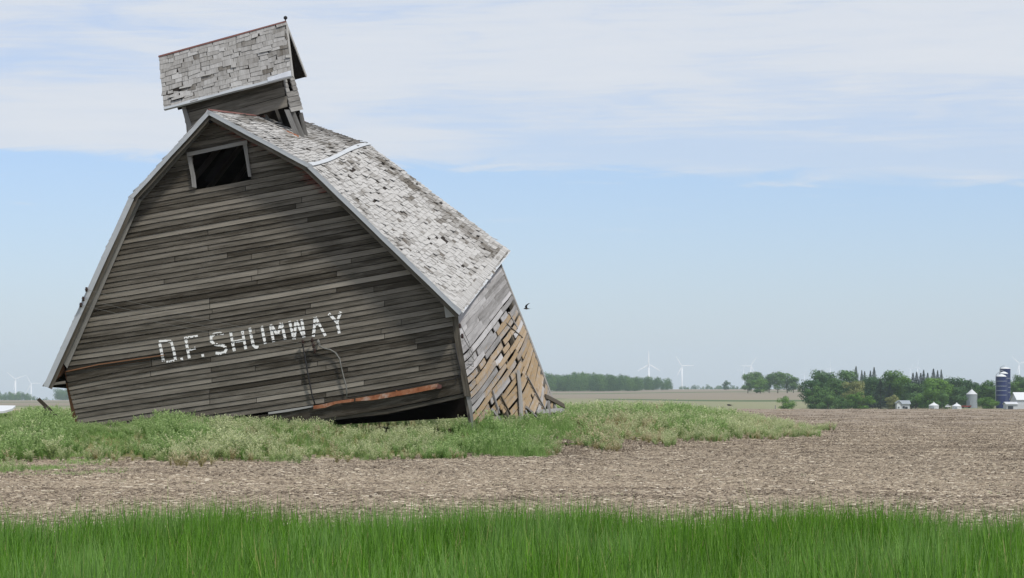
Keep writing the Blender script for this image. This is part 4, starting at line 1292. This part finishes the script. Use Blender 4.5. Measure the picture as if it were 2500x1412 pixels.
# ------------------------------------------------------------------ trees
def crown_mesh(kind, seed, nleaf=3600):
    random.seed(seed)
    mb = MB(); lobes = []
    if kind == 'spruce':
        for k in range(nleaf):
            f = random.random() ** .8; z = .06 + .94 * f; tier = (f * 13) % 1.0
            rmax = .30 * (1 - f) ** 1.05 * (.62 + .5 * (1 - tier)) + .004
            a = random.uniform(0, 6.283); lob = 1 + .22 * math.sin(a * 3 + int(f * 13) * 1.7)
            r = rmax * lob * random.uniform(.55, 1.0)
            c = Vector((r * math.cos(a), r * math.sin(a), z - .04 * r / .3)); sz = .022 * (1.25 - .85 * f)
            d = Vector((math.cos(a), math.sin(a), -.25)).normalized() * sz * 2.0; s_ = Vector((-math.sin(a), math.cos(a), random.uniform(-.3, .3))) * sz * .7
            mb.quad_pts([c - s_, c + d * .4 - s_ * .8, c + d, c + s_], tone=random.random())
        return mb
    lobes = []
    wide = {'round': .30, 'tall': .24, 'open': .32, 'bush': .40}[kind]
    nl = {'round': 19, 'tall': 15, 'open': 15, 'bush': 13}[kind]
    for k in range(nl):
        zf = random.uniform(.20, .88) if kind != 'bush' else random.uniform(.18, .78)
        rr = wide * math.sqrt(max(.05, 1 - ((zf - .52) / .52) ** 2))
        a = random.uniform(0, 6.283); r = rr * random.uniform(.35, .95)
        lobes.append((Vector((r * math.cos(a), r * math.sin(a), zf)), random.uniform(.13, .21)))
    lobes.append((Vector((0, 0, .84)), .15)); lobes.append((Vector((0, 0, .55)), .22))
    if kind == 'bush': lobes += [(Vector((random.uniform(-.25, .25), random.uniform(-.2, .2), .18)), .16) for _ in range(4)]
    tw = sum(l[1] ** 2 for l in lobes)
    for c0_, rad in lobes:
        tl = random.uniform(.2, .8)
        for _ in range(int(nleaf * rad * rad / tw)):
            d = Vector((random.gauss(0, 1), random.gauss(0, 1), random.gauss(0, 1))).normalized()
            rr = rad * random.uniform(.62, 1.08) * (1 + .25 * noise.noise(d * 2.5 + c0_ * 7))
            p = c0_ + Vector((d.x, d.y, d.z * .82)) * rr
            u = d.orthogonal().normalized(); w = d.cross(u); a = random.uniform(0, 6.283)
            n1_ = (u * math.cos(a) + w * math.sin(a) + d * random.uniform(-.5, .5)).normalized(); n2_ = d.cross(n1_).normalized()
            sz = random.uniform(.016, .030)
            mb.quad_pts([p - n1_ * sz, p - n2_ * sz * .7, p + n1_ * sz, p + n2_ * sz * .7], tone=min(1, max(0, tl + random.uniform(-.3, .3))))
    return mb


def trunk_mesh(seed, spruce=False):
    random.seed(seed); mb = MB()
    if spruce:
        mb.tube([(0, 0, -.05), (0, 0, .5), (0, 0, .97)], [.018, .011, .003], 6); return mb
    mb.tube([(0, 0, -.05), (.004, 0, .18), (.01, .004, .40), (.0, .0, .70)], [.024, .018, .013, .004], 7)
    for k in range(6):
        a = random.uniform(0, 6.283); z0 = random.uniform(.22, .45); r = random.uniform(.14, .26)
        mb.tube([(0.005, 0, z0), (math.cos(a) * r * .5, math.sin(a) * r * .5, z0 + .12), (math.cos(a) * r, math.sin(a) * r, z0 + .30)], [.010, .006, .002], 5)
    return mb


CROWN = {}
def crowns(kind, matk, v):
    key = (kind, matk, v)
    if key not in CROWN:
        CROWN[key] = crown_mesh(kind, 100 + v * 7 + len(kind)).mesh('crown', TREE[matk], fix=False)
    return CROWN[key]


TRUNK = [trunk_mesh(50 + i).mesh('trunk', M['bark']) for i in range(3)]; TRUNK_S = trunk_mesh(60, True).mesh('trunk', M['bark'])
random.seed(99)


def tree(px, ytop, ybase, d, wpx, kind, matk, label, group, v=0, trunk=True, cat='tree'):
    """ytop/ybase in the 2500 px frame decide height; wpx the crown's width"""
    x = (px - 1250) / F * d
    if kind == 'spruce': ytop += random.uniform(-2, 7)
    zb = gz(x, d) - .1; ztop = (HY - ytop) / F * d + EZ
    h = ztop - zb
    nominal = {'round': .72, 'tall': .60, 'open': .76, 'bush': .92, 'spruce': .60}[kind] * h
    if kind == 'spruce': wpx = max(wpx, 40) * random.uniform(.95, 1.35)
    else: wpx *= 1.12
    wx = (wpx / F * d) / nominal
    o = empty('tree' if kind != 'bush' else 'bush', (x, d, zb), random.uniform(0, 6.28))
    o.scale = (h * wx, h * wx, h)
    tag(o, label, cat if kind != 'bush' else 'bush', group)
    c = bpy.data.objects.new('crown', crowns(kind, matk, v)); col.objects.link(c); c.parent = o
    t = bpy.data.objects.new('trunk', TRUNK_S if kind == 'spruce' else TRUNK[v % 3]); col.objects.link(t); t.parent = o
    return o


GF = 'trees round the farmstead'
farm = [
    # px, ytop, d, width, kind, material, label
    (1918, 965, 1080, 42, 'bush', 'bright', 'small round light green bush standing alone left of the farm trees', 0),
    (1985, 928, 1150, 62, 'round', 'dark', 'dark tree at the left end of the farm grove, lower than its neighbour', 0),
    (2010, 902, 1180, 62, 'open', 'dark', 'tall dark tree with two rounded tops near the left end of the grove', 1),
    (1993, 938, 1110, 60, 'bush', 'mid', 'rounded green tree in front at the left corner of the grove', 1),
    (2022, 955, 1100, 50, 'bush', 'mid', 'low green tree in front, just right of the grove corner', 2),
    (2040, 918, 1170, 52, 'open', 'mid', 'green tree between the two tall dark crowns on the left of the grove', 2),
    (2066, 903, 1190, 58, 'round', 'dark', 'tall dark broad tree left of the first spruce tops', 2),
    (2090, 925, 1190, 44, 'round', 'dark', 'dark tree just behind the yellow-olive tree', 3),
    (2086, 927, 1120, 58, 'open', 'olive', 'yellow-olive tree standing out in the middle of the grove', 0),
    (2098, 955, 1095, 68, 'bush', 'bright', 'bright green rounded tree below the yellow-olive tree', 3),
    (2055, 968, 1090, 48, 'bush', 'mid', 'low dull green bush left of the bright green rounded tree', 0),
    (2090, 896, 1230, 22, 'spruce', 'spruce', 'leftmost pointed spruce top above the grove', 0),
    (2104, 897, 1230, 20, 'spruce', 'spruce', 'thin spruce, left of a close pair above the grove', 1),
    (2111, 901, 1225, 24, 'spruce', 'spruce', 'shorter spruce, right of a close pair above the grove', 0),
    (2125, 904, 1225, 22, 'spruce', 'spruce', 'short spruce just left of the crown with the leaning top', 1),
    (2134, 897, 1230, 24, 'spruce', 'spruce', 'spruce left of the highest broadleaf crown', 2),
    (2130, 920, 1180, 50, 'round', 'dark', 'dark tree filling the gap below the spruce tops', 0),
    (2178, 899, 1190, 64, 'round', 'mid', 'highest broadleaf tree in the middle of the grove', 1),
    (2206, 911, 1180, 44, 'open', 'bright', 'light green tree right of the highest crown', 2),
    (2150, 925, 1140, 60, 'spruce', 'spruce', 'broad dark spruce in front at the middle of the grove', 2),
    (2172, 935, 1120, 56, 'spruce', 'spruce', 'broad dark spruce standing left of the white house', 0),
    (2182, 962, 1090, 36, 'bush', 'olive', 'olive bush beside the left wall of the white house', 1),
    (2229, 908, 1190, 26, 'spruce', 'spruce', 'dark spruce right of the light green tree', 0),
    (2238, 905, 1210, 22, 'spruce', 'spruce', 'slim greyish spruce second right of the light green tree', 1),
    (2248, 904, 1180, 30, 'spruce', 'spruce', 'wide dark spruce at the left of the right-hand spruce row', 2),
    (2255, 903, 1185, 30, 'spruce', 'spruce', 'second spruce of the right-hand spruce row', 1),
    (2265, 906, 1200, 24, 'spruce', 'spruce', 'third and lowest spruce of the right-hand spruce row', 0),
    (2279, 899, 1205, 26, 'spruce', 'spruce', 'fourth spruce of the right-hand row, with a blunt top', 2),
    (2289, 900, 1205, 20, 'spruce', 'spruce', 'fifth spruce of the right-hand row, narrow and pointed', 1),
    (2298, 901, 1200, 24, 'spruce', 'spruce', 'rightmost spruce top above the grove', 0),
    (2225, 935, 1150, 60, 'round', 'dark', 'dark green tree behind the white house', 2),
    (2236, 958, 1130, 44, 'round', 'dark', 'shadowy tree at the right corner of the white house', 1),
    (2270, 925, 1160, 60, 'round', 'dark', 'dark tree below the right-hand spruce row', 3),
    (2290, 918, 1140, 66, 'open', 'bright', 'large light green tree above the small white bin', 3),
    (2272, 940, 1110, 60, 'bush', 'bright', 'spreading bright green tree left of the small hip-roofed bin', 0),
    (2300, 950, 1105, 44, 'bush', 'mid', 'green tree directly behind the small hip-roofed bin', 2),
    (2328, 922, 1180, 56, 'round', 'dark', 'dark tree above the second small white bin', 0),
    (2330, 945, 1150, 54, 'round', 'dark', 'dark low tree behind the second small white bin', 2),
    (2358, 924, 1190, 36, 'open', 'dark', 'thin dark crown rising left of the grey grain bin', 0),
    (2382, 930, 1200, 34, 'round', 'dark', 'dark tree behind the grey grain bin', 1),
    (2412, 927, 1180, 62, 'round', 'mid', 'green tree between the grey grain bin and the silos', 3),
    (2412, 968, 1080, 52, 'bush', 'bright', 'bright green bush at the foot of the silos, right of the grain bin', 3),
    (2476, 930, 1220, 40, 'round', 'mid', 'green tree just right of the blue silos', 0),
    (2490, 914, 1230, 34, 'open', 'dark', 'thin dark crown behind the large white barn', 1),
    (2515, 922, 1220, 50, 'round', 'dark', 'dark tree at the right edge behind the large white barn', 2),
]
for (px, yt, d, w, kd, mk, lab, v) in farm:
    tree(px, yt, 0, d, w, kd, mk, lab, GF, v)
GM = 'tree clump in the distant field'
for (px, yt, d, w, kd, mk, lab, v) in (
        (1826, 911, 1950, 30, 'open', 'mid', 'leftmost thin tree of the distant clump', 0),
        (1848, 905, 1980, 44, 'round', 'mid', 'tallest rounded tree of the distant clump', 1),
        (1856, 922, 1920, 44, 'bush', 'bright', 'lower light green tree in front of the distant clump', 1),
        (1878, 910, 1980, 30, 'open', 'mid', 'narrow tree in the middle of the distant clump', 2),
        (1899, 908, 1960, 34, 'round', 'mid', 'rounded tree second from the right of the distant clump', 0),
        (1922, 908, 1980, 38, 'open', 'mid', 'broad tree, second last of the distant clump, with bare trunks below', 3),
        (1937, 920, 1970, 26, 'round', 'mid', 'rightmost tree of the distant clump', 2),
        (1773, 927, 3000, 19, 'bush', 'dark', 'lone small tree on the horizon left of the distant clump', 2),
        (1951, 938, 2100, 14, 'bush', 'olive', 'tiny shrub just right of the distant clump', 1)):
    tree(px, yt, 0, d, w, kd, mk, lab, GM, v)
# far woods that read as one mass
wcr = [src('wood_%d' % i, crown_mesh(k, 300 + i, 900), TREE[m_]) for i, (k, m_) in enumerate((('bush', 'dark'), ('bush', 'mid'), ('round', 'dark'), ('round', 'mid')))]
pts_ = []; sc_ = []
def wood_band(x0, x1, n, topf, d0, d1, wf=.95):
    for _ in range(n):
        px = random.uniform(x0, x1); d = random.uniform(d0, d1); x = (px - 1250) / F * d; z = gz(x, d) - .5
        yt = topf(px) + random.uniform(-2, 9) + 2.5 * math.sin(px * .21) + 1.5 * math.sin(px * .53)
        h = (HY - yt) / F * d + EZ - z
        if h < 1: continue
        pts_.append((x, d, z)); sc_.append((h * wf, h * wf, h))
wood_band(1290, 1560, 240, lambda p: float(np.interp(p, [1290, 1380, 1440, 1480, 1540, 1560], [914, 913, 910, 915, 918, 922])), 2750, 3100, .85)
wood_band(1545, 1634, 60, lambda p: float(np.interp(p, [1545, 1590, 1600, 1634], [922, 920, 921, 922])), 3100, 3350, .8)
wood_band(-60, 76, 120, lambda p: 958.0, 4300, 4700, .9)
wood_band(78, 96, 6, lambda p: 966.0, 4300, 4700, .9)
wood_band(136, 200, 60, lambda p: 950.0, 4300, 4600, .9)
wood_band(1660, 1815, 130, lambda p: 944.0, 4700, 5200, 1.3)
wood_band(80, 130, 40, lambda p: 974.0, 4300, 4700, 1.2)
n_wood = len(pts_)
wood_band(1995, 2240, 70, lambda p: float(np.interp(p, [1995, 2060, 2120, 2180, 2240], [940, 925, 925, 920, 930])), 1215, 1260, .8)
wood_band(2240, 2430, 60, lambda p: float(np.interp(p, [2240, 2290, 2340, 2430], [928, 925, 935, 938])), 1215, 1260, .8)
wood_band(2462, 2560, 24, lambda p: 932.0, 1240, 1280, .8)
n_ = len(pts_)
scatter('woodland', np.array(pts_), np.stack([np.zeros(n_), np.zeros(n_), rng.uniform(0, 6.28, n_)], 1), np.array(sc_), rng.integers(0, 4, n_), wcr)

# ------------------------------------------------------------------ farm buildings
def place(px, d): return ((px - 1250) / F * d)
def zat(py, d): return (HY - py) / F * d + EZ


def silo(px0, px1, y_eave, y_top, d, label, rings):
    x0, x1 = place(px0, d), place(px1, d); r = (x1 - x0) / 2; cx = (x0 + x1) / 2; zb = gz(cx, d)
    ze, zt = zat(y_eave, d), zat(y_top, d)
    o = empty('silo', (cx, d, zb)); tag(o, label, 'silo', 'blue silos at the farm')
    mb = MB(); mb.lathe((0, 0, 0), [(r, -.5), (r, ze - zb)], 24); mb.build('shell', M['silo'], o, smooth=False)
    mb = MB(); h = zt - ze; mb.lathe((0, 0, ze - zb), [(r * 1.03, 0), (r * 1.03, .1), (r * .8, h * .45), (r * .45, h * .8), (r * .1, h), (.01, h)], 24); mb.build('dome_roof', M['bright'], o, smooth=True)
    for y in rings:
        z = zat(y, d) - zb; mb = MB(); mb.lathe((0, 0, z), [(r + .03, -.10), (r + .09, -.06), (r + .09, .06), (r + .03, .10)], 24); mb.build('hoop', M['zinc'], o)
    mb = MB(); mb.tube([(-r * 1.08, -r * .3, .5), (-r * 1.08, -r * .3, ze - zb), (-r * .95, -r * .3, ze - zb + h * .9), (-r * .5, -r * .2, ze - zb + h * 1.6), (-r * .1, 0, ze - zb + h * 1.5)], .12, 6)
    mb.build('filler_pipe', M['zinc'], o)
    return o


silo(2441.5, 2467, 901, 896.5, 1190, 'tallest blue silo, at the back of the three with white domes', (924, 935.5, 946, 958))
silo(2439.5, 2461, 913, 907.5, 1170, 'middle blue silo, half hidden behind the front one', (924,))
silo(2431.5, 2457, 920, 913.5, 1150, 'front and shortest blue silo with white dome and pale hoops', (931, 943, 954, 965))


def bin_(px0, px1, ye, yt, yb, d, label, wall, roofm, fins=True):
    x0, x1 = place(px0, d), place(px1, d); r = (x1 - x0) / 2; cx = (x0 + x1) / 2; zb = min(gz(cx, d), zat(yb, d))
    ze, zt = zat(ye, d) - zb, zat(yt, d) - zb
    o = empty('grain_bin', (cx, d, zb)); tag(o, label, 'grain bin', 'grain bins at the farm')
    mb = MB(); prof = []
    nrib = 10
    for k in range(nrib + 1):
        z = lerp(-.4, ze, k / nrib); prof += [(r, z), (r * 1.01, z + (ze / nrib) * .5)] if k < nrib else [(r, z)]
    mb.lathe((0, 0, 0), prof, 20); mb.build('wall', wall, o)
    mb = MB(); mb.lathe((0, 0, ze), [(r * 1.06, 0), (r * 1.0, .12), (r * .14, zt - ze), (r * .14, zt - ze + .25), (.01, zt - ze + .35)], 20); mb.build('cone_roof', roofm, o)
    mb = MB(); mb.box((-r * .3, -r * .98, ze * .4), .8, .15, min(1.9, ze * .8)); mb.build('door', M['zinc'], o)
    return o


bin_(2359, 2386, 963, 952, 997, 1175, 'tall grey grain bin with a pale cone roof among the trees', M['zinc'], M['white'])
bin_(2267.5, 2292, 990.5, 984, 998, 1090, 'small hip-roofed pale bin right of the white house', M['white'], M['bright'])
bin_(2324, 2347.5, 992, 985.5, 997.5, 1090, 'second small white bin, between the parked truck and the red wagon', M['bright'], M['bright'])


def gable_house(name, px0, px1, ye, yt, yb, d, dep, label, cat, wallm, roofm, ridge_x=True, wins=(), door=None):
    x0, x1 = place(px0, d), place(px1, d); zb = min(gz((x0 + x1) / 2, d), zat(yb, d)) - .3; ze, zt = zat(ye, d) - zb, zat(yt, d) - zb
    w = x1 - x0
    o = empty(name, (x0, d, zb)); tag(o, label, cat)
    mb = MB()
    if ridge_x:
        ring = lambda x: [(x, 0, 0), (x, 0, ze), (x, dep / 2, zt - .15), (x, dep, ze), (x, dep, 0)]
        mb.loft([ring(0), ring(w)])
    else:
        ring = lambda y: [(0, y, 0), (0, y, ze), (w / 2, y, zt - .15), (w, y, ze), (w, y, 0)]
        mb.loft([ring(0), ring(dep)])
    mb.build('wall', wallm, o)
    mb = MB(); e = .4
    if ridge_x:
        mb.loft([[(x, -e, ze - .12), (x, dep / 2, zt), (x, dep + e, ze - .12), (x, dep + e, ze + .02), (x, dep / 2, zt + .15), (x, -e, ze + .02)] for x in (-e, w + e)])
    else:
        mb.loft([[(-e, y, ze - .12), (w / 2, y, zt), (w + e, y, ze - .12), (w + e, y, ze + .02), (w / 2, y, zt + .15), (-e, y, ze + .02)] for y in (-e, dep + e)])
    mb.build('roof', roofm, o)
    for (fx, fz, sw_, sh_) in wins:
        mb = MB(); mb.box((w * fx, -.04, ze * fz), sw_ + .3, .08, sh_ + .3); wo_ = mb.build('window', M['bright'], o)
        mb = MB(); mb.box((w * fx, -.10, ze * fz), sw_, .05, sh_); mb.build('pane', M['glassdark'], wo_)
    if door:
        mb = MB(); mb.box((w * door[0], -.06, door[2] / 2 + .3), door[1], .12, door[2]); mb.build('door', door[3], o)
    return o


gable_house('farmhouse', 2198, 2221, 986.5, 979, 999.5, 1085, 6, 'small white house with a grey roof standing in front of the grove', 'house', M['white'], M['zinc'], True, ((.35, .55, .8, .9), (.65, .5, .9, .8)), None)
gable_house('house_wing', 2190, 2199, 985, 979.5, 999.5, 1083, 5, 'gabled white wing at the left end of the small white house', 'building', M['bright'], M['zinc'], False, ((.5, .5, .4, .6),))
gable_house('large_barn', 2484, 2560, 976.5, 959, 998, 1120, 16, 'large white barn cut by the right edge of the picture', 'barn', M['white'], M['bright'], True, ((.3, .4, 1.2, 1.0), (.6, .4, 1.2, 1)))
gable_house('lean_to_shed', 2458, 2484, 987, 982.5, 998, 1112, 8, 'low white shed beside the large white barn', 'shed', M['white'], M['white'], True, (), (.35, 2.0, 1.2, M['glassdark']))

# red wagon and white truck
d = 1085; x = place(2359, d); zb = max(gz(x, d), zat(997, d))
wg = empty('farm_wagon', (x, d, zb)); tag(wg, 'low faded red farm wagon at the foot of the grey grain bin', 'wagon')
mb = MB(); mb.loft([[(-1.6, -.9, .45), (-1.6, .9, .45), (-1.75, 1.0, .95), (-1.75, -1.0, .95)], [(1.6, -.9, .45), (1.6, .9, .45), (1.75, 1.0, .95), (1.75, -1.0, .95)]]); mb.build('wagon_box', M['redpaint'], wg)
for wx_ in (-1.1, 1.1):
    for wy_ in (-.9, .9):
        mb = MB(); mb.tube([(wx_, wy_ - .1, .32), (wx_, wy_ + .1, .32)], .32, 12); mb.build('wheel', M['black'], wg)
mb = MB(); mb.tube([(-1.6, 0, .45), (-2.6, 0, .35)], .05, 6); mb.build('drawbar', M['black'], wg)
x = place(2314, d); zb = max(gz(x, d), zat(996.5, d))
tk = empty('truck', (x, d, zb)); tag(tk, 'tiny white pickup truck parked between the two small white bins', 'truck')
mb = MB(); mb.loft([[(px_1, y_, z_) for px_1, z_ in ((-.95, .35), (-.95, .75), (-.45, .85), (-.3, 1.3), (.25, 1.3), (.35, .85), (1.0, .82), (1.0, .35))] for y_ in (-.5, .5)]); mb.build('body', M['bright'], tk)
mb = MB(); mb.box((-.03, -.51, 1.05), .4, .03, .3); mb.build('side_window', M['glassdark'], tk)
for wx_ in (-.6, .6):
    for wy_ in (-.45, .45):
        mb = MB(); mb.tube([(wx_, wy_ - .08, .2), (wx_, wy_ + .08, .2)], .2, 12); mb.build('wheel', M['black'], tk)

# utility post near the small bush
d = 900; x = place(1893, d); mb = MB(); mb.tube([(0, 0, -.3), (0, 0, 2.0 + (zat(990, d) - gz(x, d) - 2.0))], .14, 6)
fp = mb.build('field_post', M['trim'], None); fp.location = (x, d, gz(x, d)); tag(fp, 'small pale post at the field edge left of the lone bush', 'post')

# white sheet roof at the far left behind the weeds
wr = MB(); d = 76
P4 = [at(-60, 989, d), at(38, 990.5, d), at(30, 998, d - 1.5), at(10, 1004, d - 3), at(-60, 1007, d - 3)]
org = Vector((P4[0].x, d, gz(P4[0].x, d)))
wr.loft([P4, [p - Vector((0, 0, .05)) for p in P4]]); wro = wr.build('white_tarpaulin', M['bright'], None, tuple(org)); tag(wro, 'bright white flat sheet showing behind the weeds at the far left edge', 'tarpaulin')

# ------------------------------------------------------------------ wind turbines
def turbine(px, py, ybase, bl, angs, label, yaw=0.0, twist=1.0):
    """hub at (px,py); blade length in px sets the distance (45 m blades)"""
    d = 45.0 * F / bl; x = place(px, d); zh = zat(py, d); zb = min(gz(x, d), zat(ybase, d) - 3)
    o = empty('wind_turbine', (x, d, zb), yaw); tag(o, label, 'wind turbine', 'wind turbines on the horizon')
    mb = MB(); mb.tube([(0, 0, 0), (0, 0, (zh - zb) * .5), (0, 0, zh - zb - 1)], [3.4, 2.8, 2.1], 12); mb.build('tower', M['turbine'], o, smooth=True)
    mb = MB(); mb.loft([[(-1.8, -4, zh - zb - 1.6), (1.8, -4, zh - zb - 1.6), (1.8, -4, zh - zb + 1.8), (-1.8, -4, zh - zb + 1.8)], [(-1.5, 7, zh - zb - 1.0), (1.5, 7, zh - zb - 1.0), (1.5, 7, zh - zb + 1.6), (-1.5, 7, zh - zb + 1.6)]]); mb.build('nacelle', M['turbine'], o)
    mb = MB(); mb.lathe((0, 0, 0), [(1.6, 0), (1.5, 1.2), (.8, 2.4), (.1, 2.8)], 12); hb_ = mb.build('hub', M['turbine'], o, smooth=True); hb_.location = (0, -4, zh - zb); hb_.rotation_euler = (R(90), 0, 0)
    for a in angs:
        a = R(a); dr = Vector((math.cos(a), 0, math.sin(a))); sd_ = Vector((-math.sin(a), 0, math.cos(a)))
        c = Vector((0, -5.2, zh - zb)); secs = []
        for f, ch, th in ((.02, 1.8, 1.6), (.12, 2.8, 1.3), (.25, 4.2, .8), (.6, 2.9, .45), (.95, 1.6, .2), (1.0, .6, .1)):
            p = c + dr * 45 * f
            secs.append([p - sd_ * ch * .35, p + Vector((0, -th / 2, 0)), p + sd_ * ch * .65, p + Vector((0, th / 2, 0))])
        mb = MB(); mb.loft(secs); mb.build('blade', M['turbine'], o)


turbine(1584, 890, 946, 33, (90, 210, 330), 'nearest wind turbine, one blade straight up, behind the end of the wood')
turbine(1665, 894, 946, 29, (122, 2, 242), 'second big wind turbine, blades to the upper left and right, clear of trees')
turbine(1833, 894, 946, 26, (58, 178, 298), 'wind turbine behind the distant tree clump, blade to the upper right')
turbine(1815, 903, 946, 17, (70, 190, 310), 'fainter turbine just left of the one behind the tree clump')
turbine(2027, 898, 946, 18, (90, 210, 330), 'faint turbine above the left end of the farm grove')
turbine(1964, 914, 946, 14, (65, 185, 305), 'faint small turbine between the tree clump and the farm grove')
turbine(2222, 901, 946, 15, (58, 178, 298), 'faint turbine over the gap left of the spruce row', )
turbine(2240, 896, 946, 17, (80, 200, 320), 'faint turbine directly above the spruces, right one of two')
turbine(2488, 888, 925, 25, (135, 15, 255), 'wind turbine at the right edge beyond the silos')
turbine(38, 926, 965, 27, (140, 20, 260), 'left wind turbine of the pair at the left edge')
turbine(76, 937, 970, 24, (118, 2, 242), 'right and fainter wind turbine of the pair at the left edge')

# ------------------------------------------------------------------ swallows
def swallow(px, py, d, label, yaw, wing_up, span=.15):
    p = at(px, py, d); o = empty('swallow', p, yaw); tag(o, label, 'bird', 'swallows flying by the barn')
    mb = MB(); mb.tube([(-.09, 0, 0), (-.07, 0, .004), (-.02, 0, .004), (.03, 0, 0), (.08, 0, -.004)], [.004, .014, .021, .014, .005], 8)
    for s_ in (-1, 1):
        mb.loft([[(.06, s_ * .004, 0), (.07, s_ * .014, 0), (.07, s_ * .014, .003), (.06, s_ * .004, .003)], [(.15, s_ * .022, 0), (.152, s_ * .026, 0), (.152, s_ * .026, .002), (.15, s_ * .022, .002)]])
        w = Vector((0, s_ * math.cos(wing_up), math.sin(wing_up)))
        mb.loft([[Vector((x0 + a_, 0, 0)) + w * span * f + Vector((0, 0, z_)) for a_, z_ in ((-c / 2, 0), (c / 2, 0), (c / 2, .003), (-c / 2, .003))] for f, x0, c in ((0.05, -.01, .06), (.45, -.025, .05), (.75, .01, .035), (1.05, .08, .008))])
    mb.build('body', M['feather'], o, smooth=False)
    mb = MB(); mb.tube([(-.05, 0, -.012), (0, 0, -.014), (.04, 0, -.006)], [.006, .013, .004], 6); mb.build('belly', M['belly'], o)


swallow(1286, 754, 85, 'dark swallow in the sky right of the barn roof, wings raised', R(10), R(62), .17)
swallow(1781, 989, 95, 'dark swallow skimming low over the weeds right of the barn', R(-20), R(-12), .17)
